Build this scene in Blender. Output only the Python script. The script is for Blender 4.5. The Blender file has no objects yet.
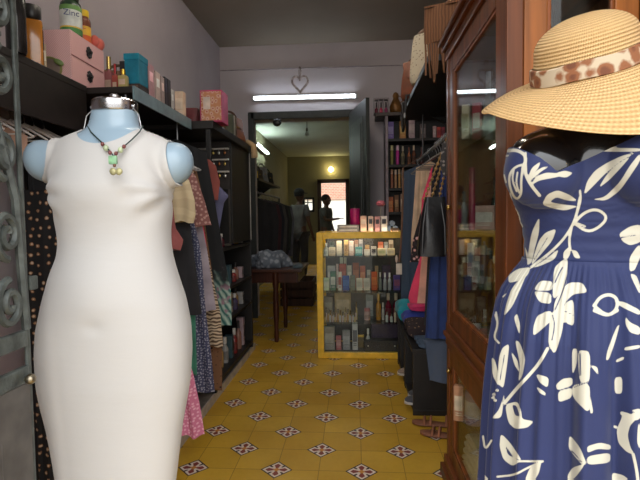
import bpy, bmesh, math, random
import numpy as np
from mathutils import Vector, Matrix
random.seed(4)
S = bpy.context.scene
COL = S.collection
PI = math.pi

# ------------------------------------------------------------------ camera
FP, YAW, PIT, ROL, CH = 480.0, .0724, .0475, -.0140, 1.186
_f = Vector((-math.sin(YAW), math.cos(YAW), 0)); _r = Vector((math.cos(YAW), math.sin(YAW), 0)); _u = Vector((0, 0, 1))
_F = _f*math.cos(PIT) - _u*math.sin(PIT); _U0 = _u*math.cos(PIT) + _f*math.sin(PIT)
_R = _r*math.cos(ROL) + _U0*math.sin(ROL); _U = -_r*math.sin(ROL) + _U0*math.cos(ROL)
_O = Vector((0, 0, CH))
cd = bpy.data.cameras.new('camera'); cam = bpy.data.objects.new('camera', cd); COL.objects.link(cam)
cd.sensor_width = 36; cd.lens = FP/640*36; cd.clip_start = .02; cd.clip_end = 200
cam.matrix_world = Matrix(((_R.x, _U.x, -_F.x, 0), (_R.y, _U.y, -_F.y, 0), (_R.z, _U.z, -_F.z, CH), (0, 0, 0, 1)))
S.camera = cam
def _ray(px, py): return _F + _R*((px-320)/FP) - _U*((py-240)/FP)
def at(px, py, Y):                      # point of the sight line at distance Y into the shop
    d = _ray(px, py); return _O + d*(Y/d.y)
def atz(px, py, z):
    d = _ray(px, py); return _O + d*((z-CH)/d.z)
def atx(px, py, X):
    d = _ray(px, py); return _O + d*(X/d.x)

# ------------------------------------------------------------------ materials
def lin(c):
    return tuple((v/12.92 if v <= .04045 else ((v+.055)/1.055)**2.4) for v in (x/255 for x in c)) + (1,)
MC = {}
class NT:
    def __init__(s, name):
        s.m = bpy.data.materials.new(name); s.m.use_nodes = True
        s.t = s.m.node_tree; s.b = s.t.nodes['Principled BSDF']; s.out = s.t.nodes['Material Output']
    def n(s, typ, **k):
        o = s.t.nodes.new(typ)
        for a, v in k.items(): setattr(o, a, v)
        return o
    def l(s, a, b): s.t.links.new(a, b)
    def inp(s, sock, v):
        if isinstance(v, bpy.types.NodeSocket): s.l(v, sock)
        else: sock.default_value = v
    def math(s, op, a, b=0.0, c=None):
        o = s.n('ShaderNodeMath', operation=op)
        s.inp(o.inputs[0], a); s.inp(o.inputs[1], b)
        if c is not None: s.inp(o.inputs[2], c)
        return o.outputs[0]
    def mix(s, fac, a, b):
        o = s.n('ShaderNodeMix', data_type='RGBA')
        s.inp(o.inputs[0], fac); s.inp(o.inputs[6], a); s.inp(o.inputs[7], b)
        return o.outputs[2]
    def ramp(s, fac, lo, hi):
        o = s.n('ShaderNodeMapRange'); o.clamp = True
        s.inp(o.inputs[0], fac); o.inputs[1].default_value = lo; o.inputs[2].default_value = hi
        return o.outputs[0]
    def coord(s, kind='Object', scale=(1, 1, 1), rot=(0, 0, 0)):
        t = s.n('ShaderNodeTexCoord'); mp = s.n('ShaderNodeMapping')
        s.l(t.outputs[kind], mp.inputs[0]); mp.inputs['Scale'].default_value = scale; mp.inputs['Rotation'].default_value = rot
        return mp.outputs[0]
    def noise(s, vec, scale, detail=2):
        o = s.n('ShaderNodeTexNoise'); s.l(vec, o.inputs['Vector']); o.inputs['Scale'].default_value = scale; o.inputs['Detail'].default_value = detail
        return o.outputs[0]
    def bump(s, h, strength=.3, dist=.01):
        o = s.n('ShaderNodeBump'); s.l(h, o.inputs['Height']); o.inputs['Strength'].default_value = strength; o.inputs['Distance'].default_value = dist
        s.l(o.outputs[0], s.b.inputs['Normal'])
    def set(s, **k):
        for a, v in k.items(): s.inp(s.b.inputs[a.replace('_', ' ')], v)
def sc(c, k): return tuple(min(255, max(0, v*k)) for v in c)

def solid(c, rough=.6, metal=0.0, var=.10, scale=18, bump=0, coat=0, sheen=0):
    key = ('s', c, rough, metal, var, scale, bump, coat, sheen)
    if key in MC: return MC[key]
    t = NT('surface_%d' % len(MC)); v = t.coord()
    nz = t.noise(v, scale, 3)
    t.set(Base_Color=t.mix(t.ramp(nz, .3, .7), lin(sc(c, 1-var)), lin(sc(c, 1+var))), Roughness=rough, Metallic=metal)
    if coat: t.set(Coat_Weight=coat)
    if sheen: t.set(Sheen_Weight=sheen)
    if bump: t.bump(t.noise(v, scale*4, 4), bump, .004)
    MC[key] = t.m; return t.m
def cloth(c, rough=.85, var=.12): return solid(c, rough, 0, var, 9, .25, 0, .15)
def wood(c, rough=.40, coat=.06, axis=2):
    key = ('w', c, rough, coat, axis)
    if key in MC: return MC[key]
    t = NT('wood_%d' % len(MC)); s_ = [28, 28, 28]; s_[axis] = 1.6
    v = t.coord(scale=tuple(s_)); nz = t.noise(v, 1.0, 5)
    t.set(Base_Color=t.mix(t.ramp(nz, .3, .72), lin(sc(c, .68)), lin(sc(c, 1.18))), Roughness=rough, Coat_Weight=coat, Coat_Roughness=.15)
    t.b.inputs['Specular IOR Level'].default_value = .22
    t.bump(nz, .08, .004)
    MC[key] = t.m; return t.m
def metal(c, rough=.3): return solid(c, rough, 1.0, .05)
def plaster(name, c, c2):
    t = NT(name); v = t.coord(); nz = t.noise(v, 1.3, 5); n2 = t.noise(v, 30, 3)
    t.set(Base_Color=t.mix(t.ramp(nz, .35, .7), lin(c), lin(c2)), Roughness=.8); t.bump(n2, .12, .004); return t.m
def glass(name='clear_glass', tint=(250, 252, 250), refl=.42):
    key = ('g', name)
    if key in MC: return MC[key]
    t = NT(name); tr = t.n('ShaderNodeBsdfTransparent'); tr.inputs[0].default_value = lin(tint)
    gl = t.n('ShaderNodeBsdfGlossy'); gl.inputs['Roughness'].default_value = .02
    fr = t.n('ShaderNodeFresnel'); fr.inputs[0].default_value = 1.5
    mx = t.n('ShaderNodeMixShader'); t.l(t.math('MULTIPLY', fr.outputs[0], refl), mx.inputs[0]); t.l(tr.outputs[0], mx.inputs[1]); t.l(gl.outputs[0], mx.inputs[2])
    t.l(mx.outputs[0], t.out.inputs[0]); MC[key] = t.m; return t.m
def emit(name, c, k):
    key = ('e', name)
    if key in MC: return MC[key]
    t = NT(name); v = t.coord(); nz = t.noise(v, 4, 1)
    t.set(Base_Color=lin(c), Emission_Color=t.mix(nz, lin(sc(c, .97)), lin(c)), Emission_Strength=k); MC[key] = t.m; return t.m
def spots(c1, c2, scale=40, lo=.25, hi=.32, rough=.85, kind='Object', c3=None, stretch=(1, 1, 1), flat=False):
    """cells of c2 scattered on c1 (printed cloth)"""
    key = ('sp', c1, c2, scale, lo, hi, rough, c3, stretch, flat)
    if key in MC: return MC[key]
    t = NT('print_%d' % len(MC)); v = t.coord(kind, stretch, (PI/2, 0, 0) if flat else (0, 0, 0)); vo = t.n('ShaderNodeTexVoronoi'); t.l(v, vo.inputs['Vector']); vo.inputs['Scale'].default_value = scale; vo.inputs['Randomness'].default_value = .6 if flat else .75
    if flat: vo.voronoi_dimensions = '2D'
    d = t.math('ADD', vo.outputs['Distance'], t.math('MULTIPLY', t.math('SUBTRACT', t.noise(v, scale*2.2, 2), .5), .35))
    m = t.ramp(d, hi, lo); col = t.mix(m, lin(c1), lin(c2))
    if c3: col = t.mix(t.ramp(d, lo*.75, lo*.5), col, lin(c3))
    t.set(Base_Color=col, Roughness=rough); MC[key] = t.m; return t.m
def waves(c1, c2, scale=20, dist=6, rough=.85, direction='Z', width=.5):
    key = ('wv', c1, c2, scale, dist, direction, width)
    if key in MC: return MC[key]
    t = NT('wavy_%d' % len(MC)); v = t.coord(); w = t.n('ShaderNodeTexWave', bands_direction=direction); t.l(v, w.inputs['Vector'])
    w.inputs['Scale'].default_value = scale; w.inputs['Distortion'].default_value = dist; w.inputs['Detail'].default_value = 1
    t.set(Base_Color=t.mix(t.ramp(w.outputs['Fac'], width-.08, width+.08), lin(c1), lin(c2)), Roughness=rough); MC[key] = t.m; return t.m

# ------------------------------------------------------------------ mesh helpers
def tag(o, label=None, cat=None, group=None, kind=None):
    if label: o['label'] = label
    if cat: o['category'] = cat
    if group: o['group'] = group
    if kind: o['kind'] = kind
    return o
def thing(name, label, cat, loc=(0, 0, 0), rotz=0, group=None):
    o = bpy.data.objects.new(name, None); COL.objects.link(o); o.location = loc; o.rotation_euler = (0, 0, rotz); o.empty_display_size = .05
    return tag(o, label, cat, group)
def obj(name, bm, m, parent=None, smooth=False, loc=None, rotz=0, recalc=True):
    if recalc: bmesh.ops.recalc_face_normals(bm, faces=bm.faces[:])
    me = bpy.data.meshes.new(name); bm.to_mesh(me); bm.free()
    for x in (m if isinstance(m, (list, tuple)) else [m]): me.materials.append(x)
    if smooth:
        me.shade_smooth()
        try: me.set_sharp_from_angle(angle=math.radians(42))
        except Exception: pass
    o = bpy.data.objects.new(name, me); COL.objects.link(o)
    if parent: o.parent = parent
    if loc is not None: o.location = loc
    o.rotation_euler[2] = rotz
    return o
def copy_tree(o, parent=None):
    c = o.copy(); COL.objects.link(c); c.parent = parent
    for ch in list(o.children): copy_tree(ch, c)
    return c
def B(): return bmesh.new()
def box(bm, c, s, bev=0, rot=None, mi=0, seg=2):
    r = bmesh.ops.create_cube(bm, size=1); vs = r['verts']
    bmesh.ops.scale(bm, vec=Vector(s), verts=vs)
    fs = list({f for v in vs for f in v.link_faces})
    if bev:
        es = list({e for v in vs for e in v.link_edges})
        q = bmesh.ops.bevel(bm, geom=es, offset=min(bev, min(s)*.45), segments=seg, affect='EDGES', profile=.6)
        fs = list({f for f in q['faces']} | {f for v in q['verts'] for f in v.link_faces}); vs = list({v for f in fs for v in f.verts})
    if rot is not None: bmesh.ops.rotate(bm, cent=(0, 0, 0), matrix=rot, verts=vs)
    bmesh.ops.translate(bm, vec=Vector(c), verts=vs)
    for f in fs: f.material_index = mi
    return vs
def b2(bm, a, b, bev=0, mi=0):           # box from two corners
    return box(bm, [(x+y)/2 for x, y in zip(a, b)], [abs(x-y) for x, y in zip(a, b)], bev, None, mi)
def skin_rings(bm, rings, closed=True, cap=True, mi=0):
    V = [[bm.verts.new(p) for p in r] for r in rings]; n = len(rings[0]); fs = []
    for a, b in zip(V, V[1:]):
        for i in range(n if closed else n-1):
            j = (i+1) % n
            f = bm.faces.new((a[i], a[j], b[j], b[i])); f.material_index = mi; fs.append(f)
    if cap and closed:
        for r in (V[0][::-1], V[-1]):
            try: f = bm.faces.new(r); f.material_index = mi; fs.append(f)
            except ValueError: pass
    return V
def lathe(bm, prof, c=(0, 0, 0), n=16, mi=0, sx=1, sy=1, cap=True):
    rings = [[Vector((c[0]+max(r, .0004)*sx*math.cos(2*PI*i/n), c[1]+max(r, .0004)*sy*math.sin(2*PI*i/n), c[2]+z)) for i in range(n)] for r, z in prof]
    return skin_rings(bm, rings, True, cap, mi)
def tube(bm, pts, r, n=8, closed=False, mi=0):
    pts = [Vector(p) for p in pts]; N = len(pts); rings = []; prev = None
    for i, p in enumerate(pts):
        a = pts[(i-1) % N] if (closed or i) else p; b = pts[(i+1) % N] if (closed or i < N-1) else p
        t = (b-a).normalized()
        if prev is None: u = t.orthogonal().normalized()
        else:
            u = prev - t*prev.dot(t); u = u.normalized() if u.length > 1e-6 else t.orthogonal().normalized()
        prev = u; w = t.cross(u); rr = r(i/(N-1)) if callable(r) else r
        rings.append([p + u*rr*math.cos(2*PI*k/n) + w*rr*math.sin(2*PI*k/n) for k in range(n)])
    if closed:
        V = [[bm.verts.new(q) for q in r_] for r_ in rings]
        # align the seam
        off = min(range(n), key=lambda k: sum((V[0][(i+k) % n].co - V[-1][i].co).length for i in range(0, n, 2)))
        for s_ in range(N):
            A = V[s_]; Bv = V[(s_+1) % N]; o = off if s_ == N-1 else 0
            for i in range(n): f = bm.faces.new((A[i], A[(i+1) % n], Bv[(i+1+o) % n], Bv[(i+o) % n])); f.material_index = mi
    else: skin_rings(bm, rings, True, True, mi)
def ball(bm, c, r, n=12, mi=0, rot=None):
    r = r if isinstance(r, (list, tuple)) else (r, r, r)
    q = bmesh.ops.create_uvsphere(bm, u_segments=n*2 if n > 6 else 10, v_segments=n, radius=1); vs = q['verts']
    bmesh.ops.scale(bm, vec=Vector(r), verts=vs)
    if rot is not None: bmesh.ops.rotate(bm, cent=(0, 0, 0), matrix=rot, verts=vs)
    bmesh.ops.translate(bm, vec=Vector(c), verts=vs)
    for f in {f for v in vs for f in v.link_faces}: f.material_index = mi
    return vs
def prism(bm, poly, axis, a, b, mi=0):   # 2D outline pushed out along an axis
    def P(p, h):
        q = [p[0], p[1]]; q.insert(axis, h); return Vector(q)
    skin_rings(bm, [[P(p, a) for p in poly], [P(p, b) for p in poly]], True, True, mi)
def eval_mesh(bm, mods):
    me = bpy.data.meshes.new('tmp'); bm.to_mesh(me); bm.free(); o = bpy.data.objects.new('tmp', me); COL.objects.link(o)
    for typ, kw in mods:
        m = o.modifiers.new(typ, typ)
        for k, v in kw.items(): setattr(m, k, v)
    dg = bpy.context.evaluated_depsgraph_get(); me2 = bpy.data.meshes.new_from_object(o.evaluated_get(dg))
    out = bmesh.new(); out.from_mesh(me2); bpy.data.objects.remove(o); bpy.data.meshes.remove(me); bpy.data.meshes.remove(me2)
    return out
def remesh(bm, voxel, smooth=4):
    bmesh.ops.recalc_face_normals(bm, faces=bm.faces[:])
    out = eval_mesh(bm, [('REMESH', dict(mode='VOXEL', voxel_size=voxel))])
    for _ in range(smooth): bmesh.ops.smooth_vert(out, verts=out.verts[:], factor=.5, use_axis_x=True, use_axis_y=True, use_axis_z=True)
    return out
def cut_field(bm, f):
    """keep f<0; edges are split on the zero line so the cut is clean"""
    val = {v: f(v.co) for v in bm.verts}
    for v in val:
        if abs(val[v]) < 1e-6: val[v] = -1e-6
    new = set()
    for e in bm.edges[:]:
        a, b = e.verts; fa, fb = val[a], val[b]
        if fa*fb < 0:
            ne, nv = bmesh.utils.edge_split(e, a, fa/(fa-fb)); val[nv] = 0; new.add(nv)
    for fc in bm.faces[:]:
        vs = [v for v in fc.verts if v in new]
        if len(vs) == 2:
            try: bmesh.utils.face_split(fc, vs[0], vs[1])
            except ValueError: pass
    kill = [fc for fc in bm.faces if max(val[v] for v in fc.verts) > 0]
    bmesh.ops.delete(bm, geom=kill, context='FACES')
def text(body, size, m, parent, loc, rot, depth=.0006, name='lettering', align='CENTER'):
    cu = bpy.data.curves.new(name, 'FONT'); cu.body = body; cu.size = size; cu.extrude = depth; cu.align_x = align; cu.align_y = 'CENTER'
    o = bpy.data.objects.new('t', cu); COL.objects.link(o); dg = bpy.context.evaluated_depsgraph_get()
    me = bpy.data.meshes.new_from_object(o.evaluated_get(dg)); bpy.data.objects.remove(o)
    me.materials.clear(); me.materials.append(m); t = bpy.data.objects.new(name, me); COL.objects.link(t); t.parent = parent; t.location = loc; t.rotation_euler = rot
    return t
BLACK = (22, 20, 21)
# ------------------------------------------------------------------ the setting
XL, XR, YF, YB, ZC = -1.55, 1.25, .30, 5.6, 3.18
X2L, X2R, Y2, ZC2 = -1.66, 1.6, 12.0, 2.7
def struct(name, bm, m, parent=None):
    o = obj(name, bm, m, parent)
    if not parent: o['kind'] = 'structure'
    return o
def floor_mat():
    t = NT('patterned_cement_tiles'); tc = t.n('ShaderNodeTexCoord'); sp = t.n('ShaderNodeSeparateXYZ'); t.l(tc.outputs['Object'], sp.inputs[0])
    u = t.math('DIVIDE', t.math('SUBTRACT', sp.outputs[0], .0207), .2); v = t.math('DIVIDE', t.math('SUBTRACT', sp.outputs[1], 2.188), .2)
    p = t.math('MULTIPLY', t.math('ADD', u, v), .5); q = t.math('MULTIPLY', t.math('SUBTRACT', u, v), .5)
    def loc(x): return t.math('ABSOLUTE', t.math('SUBTRACT', x, t.math('ROUND', x)))
    dp, dq = loc(p), loc(q)
    mx = t.math('DIVIDE', t.math('MAXIMUM', dp, dq), .1925); mn = t.math('DIVIDE', t.math('MINIMUM', dp, dq), .1925)
    ra = t.math('DIVIDE', mn, t.math('MAXIMUM', mx, .001))
    gu = t.math('MINIMUM', loc(u), loc(v))
    nz = t.noise(tc.outputs['Object'], 2.2, 4); n2 = t.noise(tc.outputs['Object'], 40, 3)
    wn = t.n('ShaderNodeTexWhiteNoise', noise_dimensions='2D'); cb = t.n('ShaderNodeCombineXYZ'); t.l(t.math('FLOOR', u), cb.inputs[0]); t.l(t.math('FLOOR', v), cb.inputs[1]); t.l(cb.outputs[0], wn.inputs['Vector'])
    y = t.mix(wn.outputs['Value'], lin((206, 160, 46)), lin((222, 180, 66)))
    y = t.mix(t.ramp(nz, .35, .75), y, lin((190, 146, 36))); y = t.mix(t.math('MULTIPLY', n2, .25), y, lin((150, 112, 20)))
    y = t.mix(t.math('MULTIPLY', t.math('LESS_THAN', gu, .009), .55), y, lin((80, 60, 20)))
    white, red, dark, org = lin((228, 216, 204)), lin((132, 50, 40)), lin((58, 38, 36)), lin((206, 140, 50))
    c = t.mix(t.math('GREATER_THAN', ra, .13), dark, white)
    c = t.mix(t.math('MULTIPLY', t.math('GREATER_THAN', ra, .44), t.math('LESS_THAN', mx, .70)), c, red)
    c = t.mix(t.math('MULTIPLY', t.math('LESS_THAN', mx, .55), t.math('LESS_THAN', ra, .30)), c, white)
    c = t.mix(t.math('LESS_THAN', mx, .22), c, org)
    c = t.mix(t.math('GREATER_THAN', mx, .88), c, dark)
    t.set(Base_Color=t.mix(t.math('LESS_THAN', mx, 1.0), y, c), Roughness=t.ramp(nz, -.5, 1.9))
    t.b.inputs['Specular IOR Level'].default_value = .5
    t.bump(nz, .04, .01); return t.m
FLOOR = floor_mat()
bm = B(); b2(bm, (X2L-.1, YF-.35, -.1), (X2R+.1, Y2+.1, 0)); struct('floor', bm, FLOOR)
WALL = plaster('grey_plaster', (172, 163, 168), (158, 150, 155)); BACKW = plaster('pale_plaster', (206, 198, 202), (190, 183, 188)); CEIL = plaster('ceiling_paint', (150, 137, 122), (138, 126, 112))
W2 = plaster('olive_plaster', (150, 146, 118), (134, 130, 104)); C2 = plaster('ceiling_paint_far', (198, 206, 196), (180, 188, 178))
bm = B(); b2(bm, (XL-.1, YF, ZC), (XR+.1, YB, ZC+.1)); struct('ceiling', bm, CEIL)
bm = B(); b2(bm, (XL-.1, YF, 0), (XL, YB, ZC)); struct('wall_left', bm, WALL)
bm = B(); b2(bm, (XR, YF, 0), (XR+.1, YB, ZC)); struct('wall_right', bm, WALL)
OX0, OX1, OZ = -1.175, .02, 2.33
bm = B()
b2(bm, (XL-.1, YB, 0), (OX0, YB+.18, ZC)); b2(bm, (OX1, YB, 0), (XR+.1, YB+.18, ZC)); b2(bm, (OX0, YB, OZ), (OX1, YB+.18, ZC))
struct('wall_back', bm, BACKW)
# street front with the wide shop opening
FX0, FX1, FZ = -.86, 1.12, 3.0
FAC = plaster('street_plaster', (196, 186, 170), (180, 170, 156))
bm = B(); b2(bm, (XL-2.5, YF-.3, 0), (FX0, YF, 4.2)); b2(bm, (FX1, YF-.3, 0), (XR+2.5, YF, 4.2)); b2(bm, (FX0, YF-.3, FZ), (FX1, YF, 4.2)); struct('wall_front', bm, FAC)
PAVE = plaster('pavement_concrete', (150, 146, 140), (132, 128, 122))
bm = B(); b2(bm, (-9, -9, -.22), (9, YF-.35, -.12)); struct('floor_pavement', bm, PAVE)
# door frame of the inner doorway + lintel board
DK = solid((46, 50, 48), .5, 0, .1)
bm = B(); b2(bm, (OX0-.02, YB-.03, OZ), (OX1+.02, YB-.002, OZ+.085), .006); b2(bm, (OX0-.05, YB-.03, 0), (OX0+.02, YB-.002, OZ+.085), .006); b2(bm, (OX1-.02, YB-.03, 0), (OX1+.05, YB-.002, OZ+.085), .006)
struct('trim_1', bm, DK)
# open leaf of the inner door, swung into the shop
bm = B(); L = .74
b2(bm, (0, -.02, .02), (L, .02, 2.36), .004)
d1 = struct('door_1', bm, DK)
for z0, z1 in ((.15, .95), (1.08, 2.2)):
    bm = B()
    for s_ in (-.024, .024):
        b2(bm, (.1, s_-.004, z0), (L-.1, s_+.004, z1), .003)
        b2(bm, (.16, s_-.012, z0+.06), (L-.16, s_+.012, z1-.06), .008)
    struct('door_panel', bm, solid((52, 57, 55), .45), d1)
bm = B(); ball(bm, (L-.05, -.05, 1.05), .022); ball(bm, (L-.05, .05, 1.05), .022); tube(bm, [(L-.05, -.05, 1.05), (L-.05, .05, 1.05)], .008); struct('door_knob', bm, metal((150, 130, 80)), d1)
hA, hB = at(351, 150, YB-.05), at(367, 104, YB-.05-.70); d1.location = (hA.x, YB-.06, 0); d1.rotation_euler[2] = math.atan2(hB.y-hA.y, hB.x-hA.x)
# far room
bm = B(); b2(bm, (X2L-.1, YB+.18, 0), (X2L, Y2, ZC2)); struct('wall_left_far', bm, W2)
bm = B(); b2(bm, (X2R, YB+.18, 0), (X2R+.1, Y2, ZC2)); struct('wall_right_far', bm, W2)
bm = B(); b2(bm, (X2L-.1, YB+.18, ZC2), (X2R+.1, Y2+.1, ZC2+.1)); struct('ceiling_far', bm, C2)
p0, p1 = at(321, 183, Y2), at(345.5, 183, Y2); DX0, DX1, DZ = p0.x, p1.x, p0.z
w0, w1 = at(304.5, 199.5, Y2), at(312.5, 210, Y2)
bm = B()
b2(bm, (X2L-.1, Y2, 0), (w0.x, Y2+.15, ZC2)); b2(bm, (w1.x, Y2, 0), (DX0, Y2+.15, ZC2)); b2(bm, (DX1, Y2, 0), (X2R+.1, Y2+.15, ZC2)); b2(bm, (DX0, Y2, DZ), (DX1, Y2+.15, ZC2))
b2(bm, (w0.x, Y2, 0), (w1.x, Y2+.15, w1.z)); b2(bm, (w0.x, Y2, w0.z), (w1.x, Y2+.15, ZC2))
struct('wall_back_far', bm, W2)
bm = B(); t_ = .05
b2(bm, (w0.x-t_, Y2-.03, w1.z-t_), (w0.x, Y2, w0.z+t_)); b2(bm, (w1.x, Y2-.03, w1.z-t_), (w1.x+t_, Y2, w0.z+t_)); b2(bm, (w0.x, Y2-.03, w0.z), (w1.x, Y2, w0.z+t_)); b2(bm, (w0.x, Y2-.03, w1.z-t_), (w1.x, Y2, w1.z)); xm = w0.x*.6+w1.x*.4; b2(bm, (xm-.012, Y2+.02, w1.z), (xm+.012, Y2+.05, w0.z)); b2(bm, (w0.x, Y2+.02, w0.z-.09), (w1.x, Y2+.05, w0.z-.065))
wf = struct('window_1', bm, solid((26, 24, 22), .5))
bm = B(); b2(bm, (w0.x, Y2+.06, w1.z), (w1.x, Y2+.064, w0.z)); struct('window_pane', bm, glass(), wf)
bm = B()
for x in (DX0-.09, DX1): b2(bm, (x, Y2-.04, 0), (x+.09, Y2, DZ+.09))
b2(bm, (DX0-.09, Y2-.04, DZ), (DX1+.09, Y2, DZ+.09)); struct('trim_2', bm, solid((58, 40, 30), .5))
# courtyard behind the far doorway: brick wall, floor, white rail
def brick():
    t = NT('courtyard_brick'); v = t.coord(rot=(PI/2, 0, 0)); b = t.n('ShaderNodeTexBrick'); t.l(v, b.inputs['Vector']); b.inputs['Scale'].default_value = 5
    b.inputs['Color1'].default_value = lin((196, 138, 116)); b.inputs['Color2'].default_value = lin((180, 118, 98)); b.inputs['Mortar'].default_value = lin((216, 190, 172)); t.set(Base_Color=b.outputs[0], Roughness=.9); return t.m
bm = B(); b2(bm, (-3.5, Y2+2.6, 1.72), (2.5, Y2+2.8, 2.6)); struct('wall_courtyard_upper', bm, brick())
bm = B(); b2(bm, (-3.5, Y2+2.65, 0), (2.5, Y2+2.8, 1.72)); struct('wall_courtyard_lower', bm, plaster('courtyard_white', (232, 228, 216), (214, 210, 200)))
bm = B(); b2(bm, (-3.5, Y2+.15, -.1), (2.5, Y2+2.8, 0)); struct('floor_courtyard', bm, PAVE)
# cable along the back wall
bm = B(); tube(bm, [(XL, YB-.006, 2.91), (-.9, YB-.006, 2.905), (0, YB-.006, 2.90), (XR, YB-.006, 2.895)], .006, 6)
tag(obj('wall_cable', bm, solid((150, 142, 146), .6)), 'thin painted cable running along the pale back wall above the tube light', 'cable')

# ------------------------------------------------------------------ lamps in view, plus unseen ceiling tubes added to brighten the shop
TUBE = emit('tube_glow', (232, 244, 255), 16)
def tube_lamp(name, label, a, b, off, glow):
    a, b = Vector(a), Vector(b); t = thing(name, label, 'light', (a+b)/2); m = (a+b)/2; d = (b-a)/2; o = Vector(off)
    bm = B(); tube(bm, [-d*.97, d*.97], .014 if off[0] > -.01 else .02, 12); obj('glass_tube', bm, glow, t, True)
    bm = B(); w = .03
    u = d.normalized(); n_ = o.normalized(); k = u.cross(n_)
    rot = Matrix((u, n_, k)).transposed()
    box(bm, o*.62, (d.length*2.04, o.length*.75, .055), .006, rot); obj('batten', bm, solid((214, 214, 212), .5), t)
    for s_ in (-1, 1):
        bm = B(); box(bm, d*s_*.985 + o*.2, (.02, .055, .04), .005, rot); obj('end_cap', bm, solid((226, 226, 224), .4), t)
    return t
tl = at(252.5, 98, YB-.05); tr_ = at(357, 95.5, YB-.05)
tube_lamp('tube_light', 'long lit fluorescent tube on the pale wall above the inner doorway', tl, tr_, (0, .05, .0), TUBE)
tube_lamp('tube_light', 'unseen lit fluorescent tube added on the shop ceiling near the street, above the racks', (-.25, 1.3, ZC-.0495), (-.25, 2.5, ZC-.0495), (0, 0, .05), emit('added_ceiling_tube_glow', (255, 244, 226), 62))  # out-of-view tube, inferred from a glass reflection, added to brighten the dark interior
tube_lamp('tube_light', 'unseen lit fluorescent tube added on the shop ceiling before the yellow case', (-.25, 2.75, ZC-.0495), (-.25, 3.95, ZC-.0495), (0, 0, .05), emit('added_ceiling_tube_glow', (255, 244, 226), 62))  # no such tube in view; put in to brighten floor and walls
q0, q1 = atx(257, 143.5, X2L+.07), atx(268, 153.5, X2L+.07)
tube_lamp('tube_light', 'lit fluorescent tube high on the left wall of the far room', q0, q1, (-.06, 0, 0), emit('far_tube_glow', (232, 250, 242), 34))
p = at(331, 169.5, Y2-.09)
t = thing('wall_lamp', 'small glowing round bulb on the far olive wall above the lit doorway', 'light', p)
bm = B(); ball(bm, (0, 0, 0), .06); obj('bulb', bm, emit('bulb_glow', (255, 232, 160), 34), t, True)
bm = B(); tube(bm, [(0, .05, 0), (0, .09, 0)], .04, 16); obj('lamp_holder', bm, solid((220, 214, 200), .5), t)
# bare bulb fittings under the far ceiling
p = at(307, 132, 7.2)
t = thing('pendant_bulb', 'unlit clear bulb hanging on a short flex in the far room', 'light', p)
bm = B(); lathe(bm, [(.004, -.07), (.025, -.055), (.03, -.03), (.02, 0), (.013, .015)], n=14); obj('bulb', bm, solid((206, 214, 206), .15), t, True)
bm = B(); lathe(bm, [(.016, .012), (.018, .03), (.012, .06)], n=14); obj('bulb_socket', bm, solid((120, 116, 100), .4), t, True)
bm = B(); tube(bm, [(0, 0, .055), (0, 0, ZC2-p.z)], .004, 6); obj('flex', bm, solid((60, 58, 52), .6), t)
p = at(277, 122.5, YB-.06)
t = thing('lintel_camera', 'small dark dome fixture on the left end of the doorway lintel', 'fixture', p)
bm = B(); ball(bm, (0, 0, -.0), (.05, .028, .045)); obj('dome', bm, solid((30, 32, 32), .25), t, True)
bm = B(); box(bm, (0, .022, .03), (.09, .02, .04), .006); obj('mount', bm, solid((50, 52, 52), .5), t)

# daylight: overcast street sky through the shop front
w = bpy.data.worlds.new('sky'); S.world = w; w.use_nodes = True; nt = w.node_tree; bg = nt.nodes['Background']
SKYK = 5.2
tc = nt.nodes.new('ShaderNodeTexCoord'); sp = nt.nodes.new('ShaderNodeSeparateXYZ'); rp = nt.nodes.new('ShaderNodeValToRGB'); mp = nt.nodes.new('ShaderNodeMapRange')
nt.links.new(tc.outputs['Generated'], sp.inputs[0]); nt.links.new(sp.outputs[2], mp.inputs[0]); mp.inputs[1].default_value = -.3; mp.inputs[2].default_value = .8
nt.links.new(mp.outputs[0], rp.inputs[0]); rp.color_ramp.elements[0].color = (.30, .275, .24, 1); rp.color_ramp.elements[1].color = (.92, .96, 1.0, 1)
e = rp.color_ramp.elements.new(.32); e.color = (.60, .585, .56, 1)
nt.links.new(rp.outputs[0], bg.inputs['Color']); bg.inputs['Strength'].default_value = SKYK
ld = bpy.data.lights.new('street_daylight', 'AREA'); ld.shape = 'RECTANGLE'; ld.size = FX1-FX0; ld.size_y = FZ; lo = bpy.data.objects.new('street_daylight', ld); COL.objects.link(lo)
lo.location = ((FX0+FX1)/2, YF-.29, FZ/2); lo.rotation_euler = (PI/2, 0, 0); ld.cycles.is_portal = True
S.view_settings.view_transform = 'Standard'; S.view_settings.look = 'None'; S.view_settings.gamma = 1; S.view_settings.use_curve_mapping = False
S.view_settings.exposure = 0
S.cycles.max_bounces = 7; S.cycles.diffuse_bounces = 4; S.cycles.glossy_bounces = 3; S.cycles.transparent_max_bounces = 12; S.cycles.caustics_reflective = False; S.cycles.caustics_refractive = False
S.cycles.sample_clamp_indirect = 6; S.cycles.use_denoising = True
# ------------------------------------------------------------------ white dress on a pale blue torso
LY = 1.13
def interp(tab, x):
    xs = [r[0] for r in tab]
    return [float(np.interp(x, xs, [r[k] for r in tab])) for k in range(1, len(tab[0]))]
def ring(cx, cy, z, hw, fr, bk, n=64, e=1.0, fold=None):
    r = []
    for i in range(n):
        a = 2*PI*i/n; c, s = math.cos(a), math.sin(a)
        x = math.copysign(abs(c)**e, c)*hw; y = math.copysign(abs(s)**e, s)*(bk if s > 0 else fr)
        r.append(Vector((cx+x, cy+y, z)))
    return r
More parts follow.
